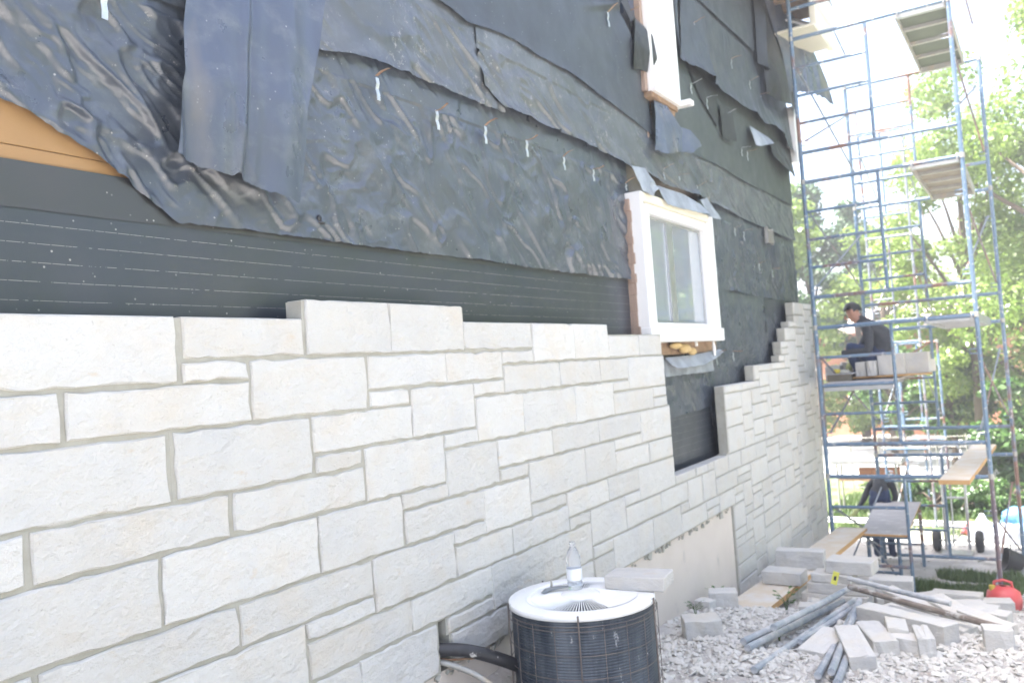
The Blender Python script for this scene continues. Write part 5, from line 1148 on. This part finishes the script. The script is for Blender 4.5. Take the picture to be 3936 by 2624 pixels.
tree('shrub', -2.9, 22, 3, .9, -1.3, 1.1, 5000, .07, M['leaf_d'], 11, 'round shrub beside the bright yard', 'shrub', 'shrubs', 30)
tree('shrub', -1.7, 21, 3, .8, -1.2, 1.3, 6000, .07, M['leaf_d'], 13, 'shrub behind the white sacks in front of the brick house', 'shrub', 'shrubs', 30)
for i, (x, y, r_) in enumerate(((-1.55, 15.2, .45), (-1.05, 15.4, .5), (-.5, 15.3, .5), (.2, 15.0, .6), (-1.95, 15.8, .35))):
    tree('low_bush', x, y, 1, r_, gz1(x, y) + .22, .28, 3200, .035, M['leaf_d'], 20 + i, ('low bush behind the hand truck handles', 'low bush right of the hand truck', 'low bush behind the tall white sack', 'low bush behind the blue tarp', 'small bush at the left end of the low hedge')[i], 'bush', 'low hedge of bushes behind the sacks', 16)
def grass(name, nn, reg_, hmin, hmax, seed, label):
    r_ = np.random.RandomState(seed); P = []
    while len(P) < nn:
        p = reg_(r_)
        if p is not None: P.append(p)
    P = np.array(P); z = gz(P[:, 0], P[:, 1]); hh = r_.uniform(hmin, hmax, nn); a = r_.uniform(0, 6.28, nn); w = .006 + .006 * r_.rand(nn)
    dx, dy = np.cos(a), np.sin(a); lx, ly = r_.normal(0, .4, nn) * hh, r_.normal(0, .4, nn) * hh
    v0 = np.stack([P[:, 0] - dx * w, P[:, 1] - dy * w, z - .01], 1); v1 = np.stack([P[:, 0] + dx * w, P[:, 1] + dy * w, z - .01], 1); v2 = np.stack([P[:, 0] + lx, P[:, 1] + ly, z + hh], 1)
    me = npmesh(name, np.stack([v0, v1, v2], 1).reshape(-1, 3), np.arange(nn * 3).reshape(nn, 3), M['grass']); o = bpy.data.objects.new(name, me); col.objects.link(o); tag(o, label, 'grass', kind='stuff')
def ga(r_):
    x, y = r_.uniform(-1.4, -.1), r_.uniform(9.3, 11.0)
    return (x, y) if vn([x * 2.2], [y * 2.2], 40)[0] > .0 + .3 * abs(y - 10.2) - .1 else None
grass('grass_patch', 7000, ga, .03, .10, 1, 'ragged green grass patch on the dirt inside the scaffold')
def gb_(r_):
    x, y = r_.uniform(-3.2, 1.6), r_.uniform(13.3, 19)
    return (x, y) if vn([x * 1.3], [y * 1.3], 41)[0] > -.25 - .4 * (y > 14) else None
grass('lawn_grass', 30000, gb_, .04, .14, 2, 'bright rough grass at the edge of the yard')
def weed(x, y, s_, seed, label):
    r_ = random.Random(seed); q = MB(); 
    for k in range(9):
        a = r_.uniform(0, 6.28); h_ = s_ * r_.uniform(.5, 1); ex, ey = math.cos(a) * h_ * .5, math.sin(a) * h_ * .5
        q.tube([(0, 0, -.01), (ex * .3, ey * .3, h_ * .7), (ex, ey, h_)], [.002, .002, .001], 4)
        for t in (.6, 1.0):
            c_ = Vector((ex * t, ey * t, h_ * (.5 + .5 * t))); d = Vector((math.cos(a), math.sin(a), .3)) * s_ * .25; sd_ = Vector((-math.sin(a), math.cos(a), 0)) * s_ * .09
            q.add([c_, c_ + d * .5 + sd_, c_ + d, c_ + d * .5 - sd_], [(0, 1, 2, 3)])
    o = q.build('weed', M['leaf_d']); o.location = (x, y, gz1(x, y)); tag(o, label, 'weed', 'weeds sprouting in the rubble')
weed(-1.66, 6.2, .16, 1, 'green weed at the right corner of the timber ramp end'); weed(-2.1, 5.55, .12, 2, 'small weed by the foundation left of the broken block'); weed(-2.12, 6.1, .16, 3, 'weed right of the broken block by the foundation')
weed(-1.15, 5.35, .08, 4, 'tiny weed between the two groups of pipes'); weed(-1.45, 5.2, .07, 5, 'tiny weed left of the pipe bundle')
q = MB(); Mx = Matrix.Rotation(.3, 4, 'Y'); q.box(-.02, .02, -.001, .001, 0, .09, 0, Mx); q.box(-.008, .008, -.0015, -.0011, .03, .06, 1, Mx)
o = q.build('ribbon', [mat('yellow_tape', (.70, .68, .12), (.6, .58, .1), 20, .5), M['black_plastic']]); o.location = (-1.29, 6.05, gz1(-1.29, 6.05) + .24); tag(o, 'scrap of yellow tape sticking up at the top of the pipe bundle', 'tape')

# ---------------------------------------------------------------- thin volume added to stand in for lens veiling glare
hz = bpy.data.materials.new('glare_haze_volume'); hz.use_nodes = True; hn = hz.node_tree.nodes; hl = hz.node_tree.links; hn.remove(hn['Principled BSDF'])
pv = hn.new('ShaderNodeVolumePrincipled'); pv.inputs['Color'].default_value = (.95, .97, 1, 1); pv.inputs['Density'].default_value = GLARE_HAZE; pv.inputs['Anisotropy'].default_value = .2
hl.new(pv.outputs[0], hn['Material Output'].inputs['Volume'])
q = MB(); q.box(-115, 125, -55, 200, -5.5, 13); o = q.build('glare_haze', hz); tag(o, 'thin added haze filling the air round the building site', 'glare_haze', kind='stuff')
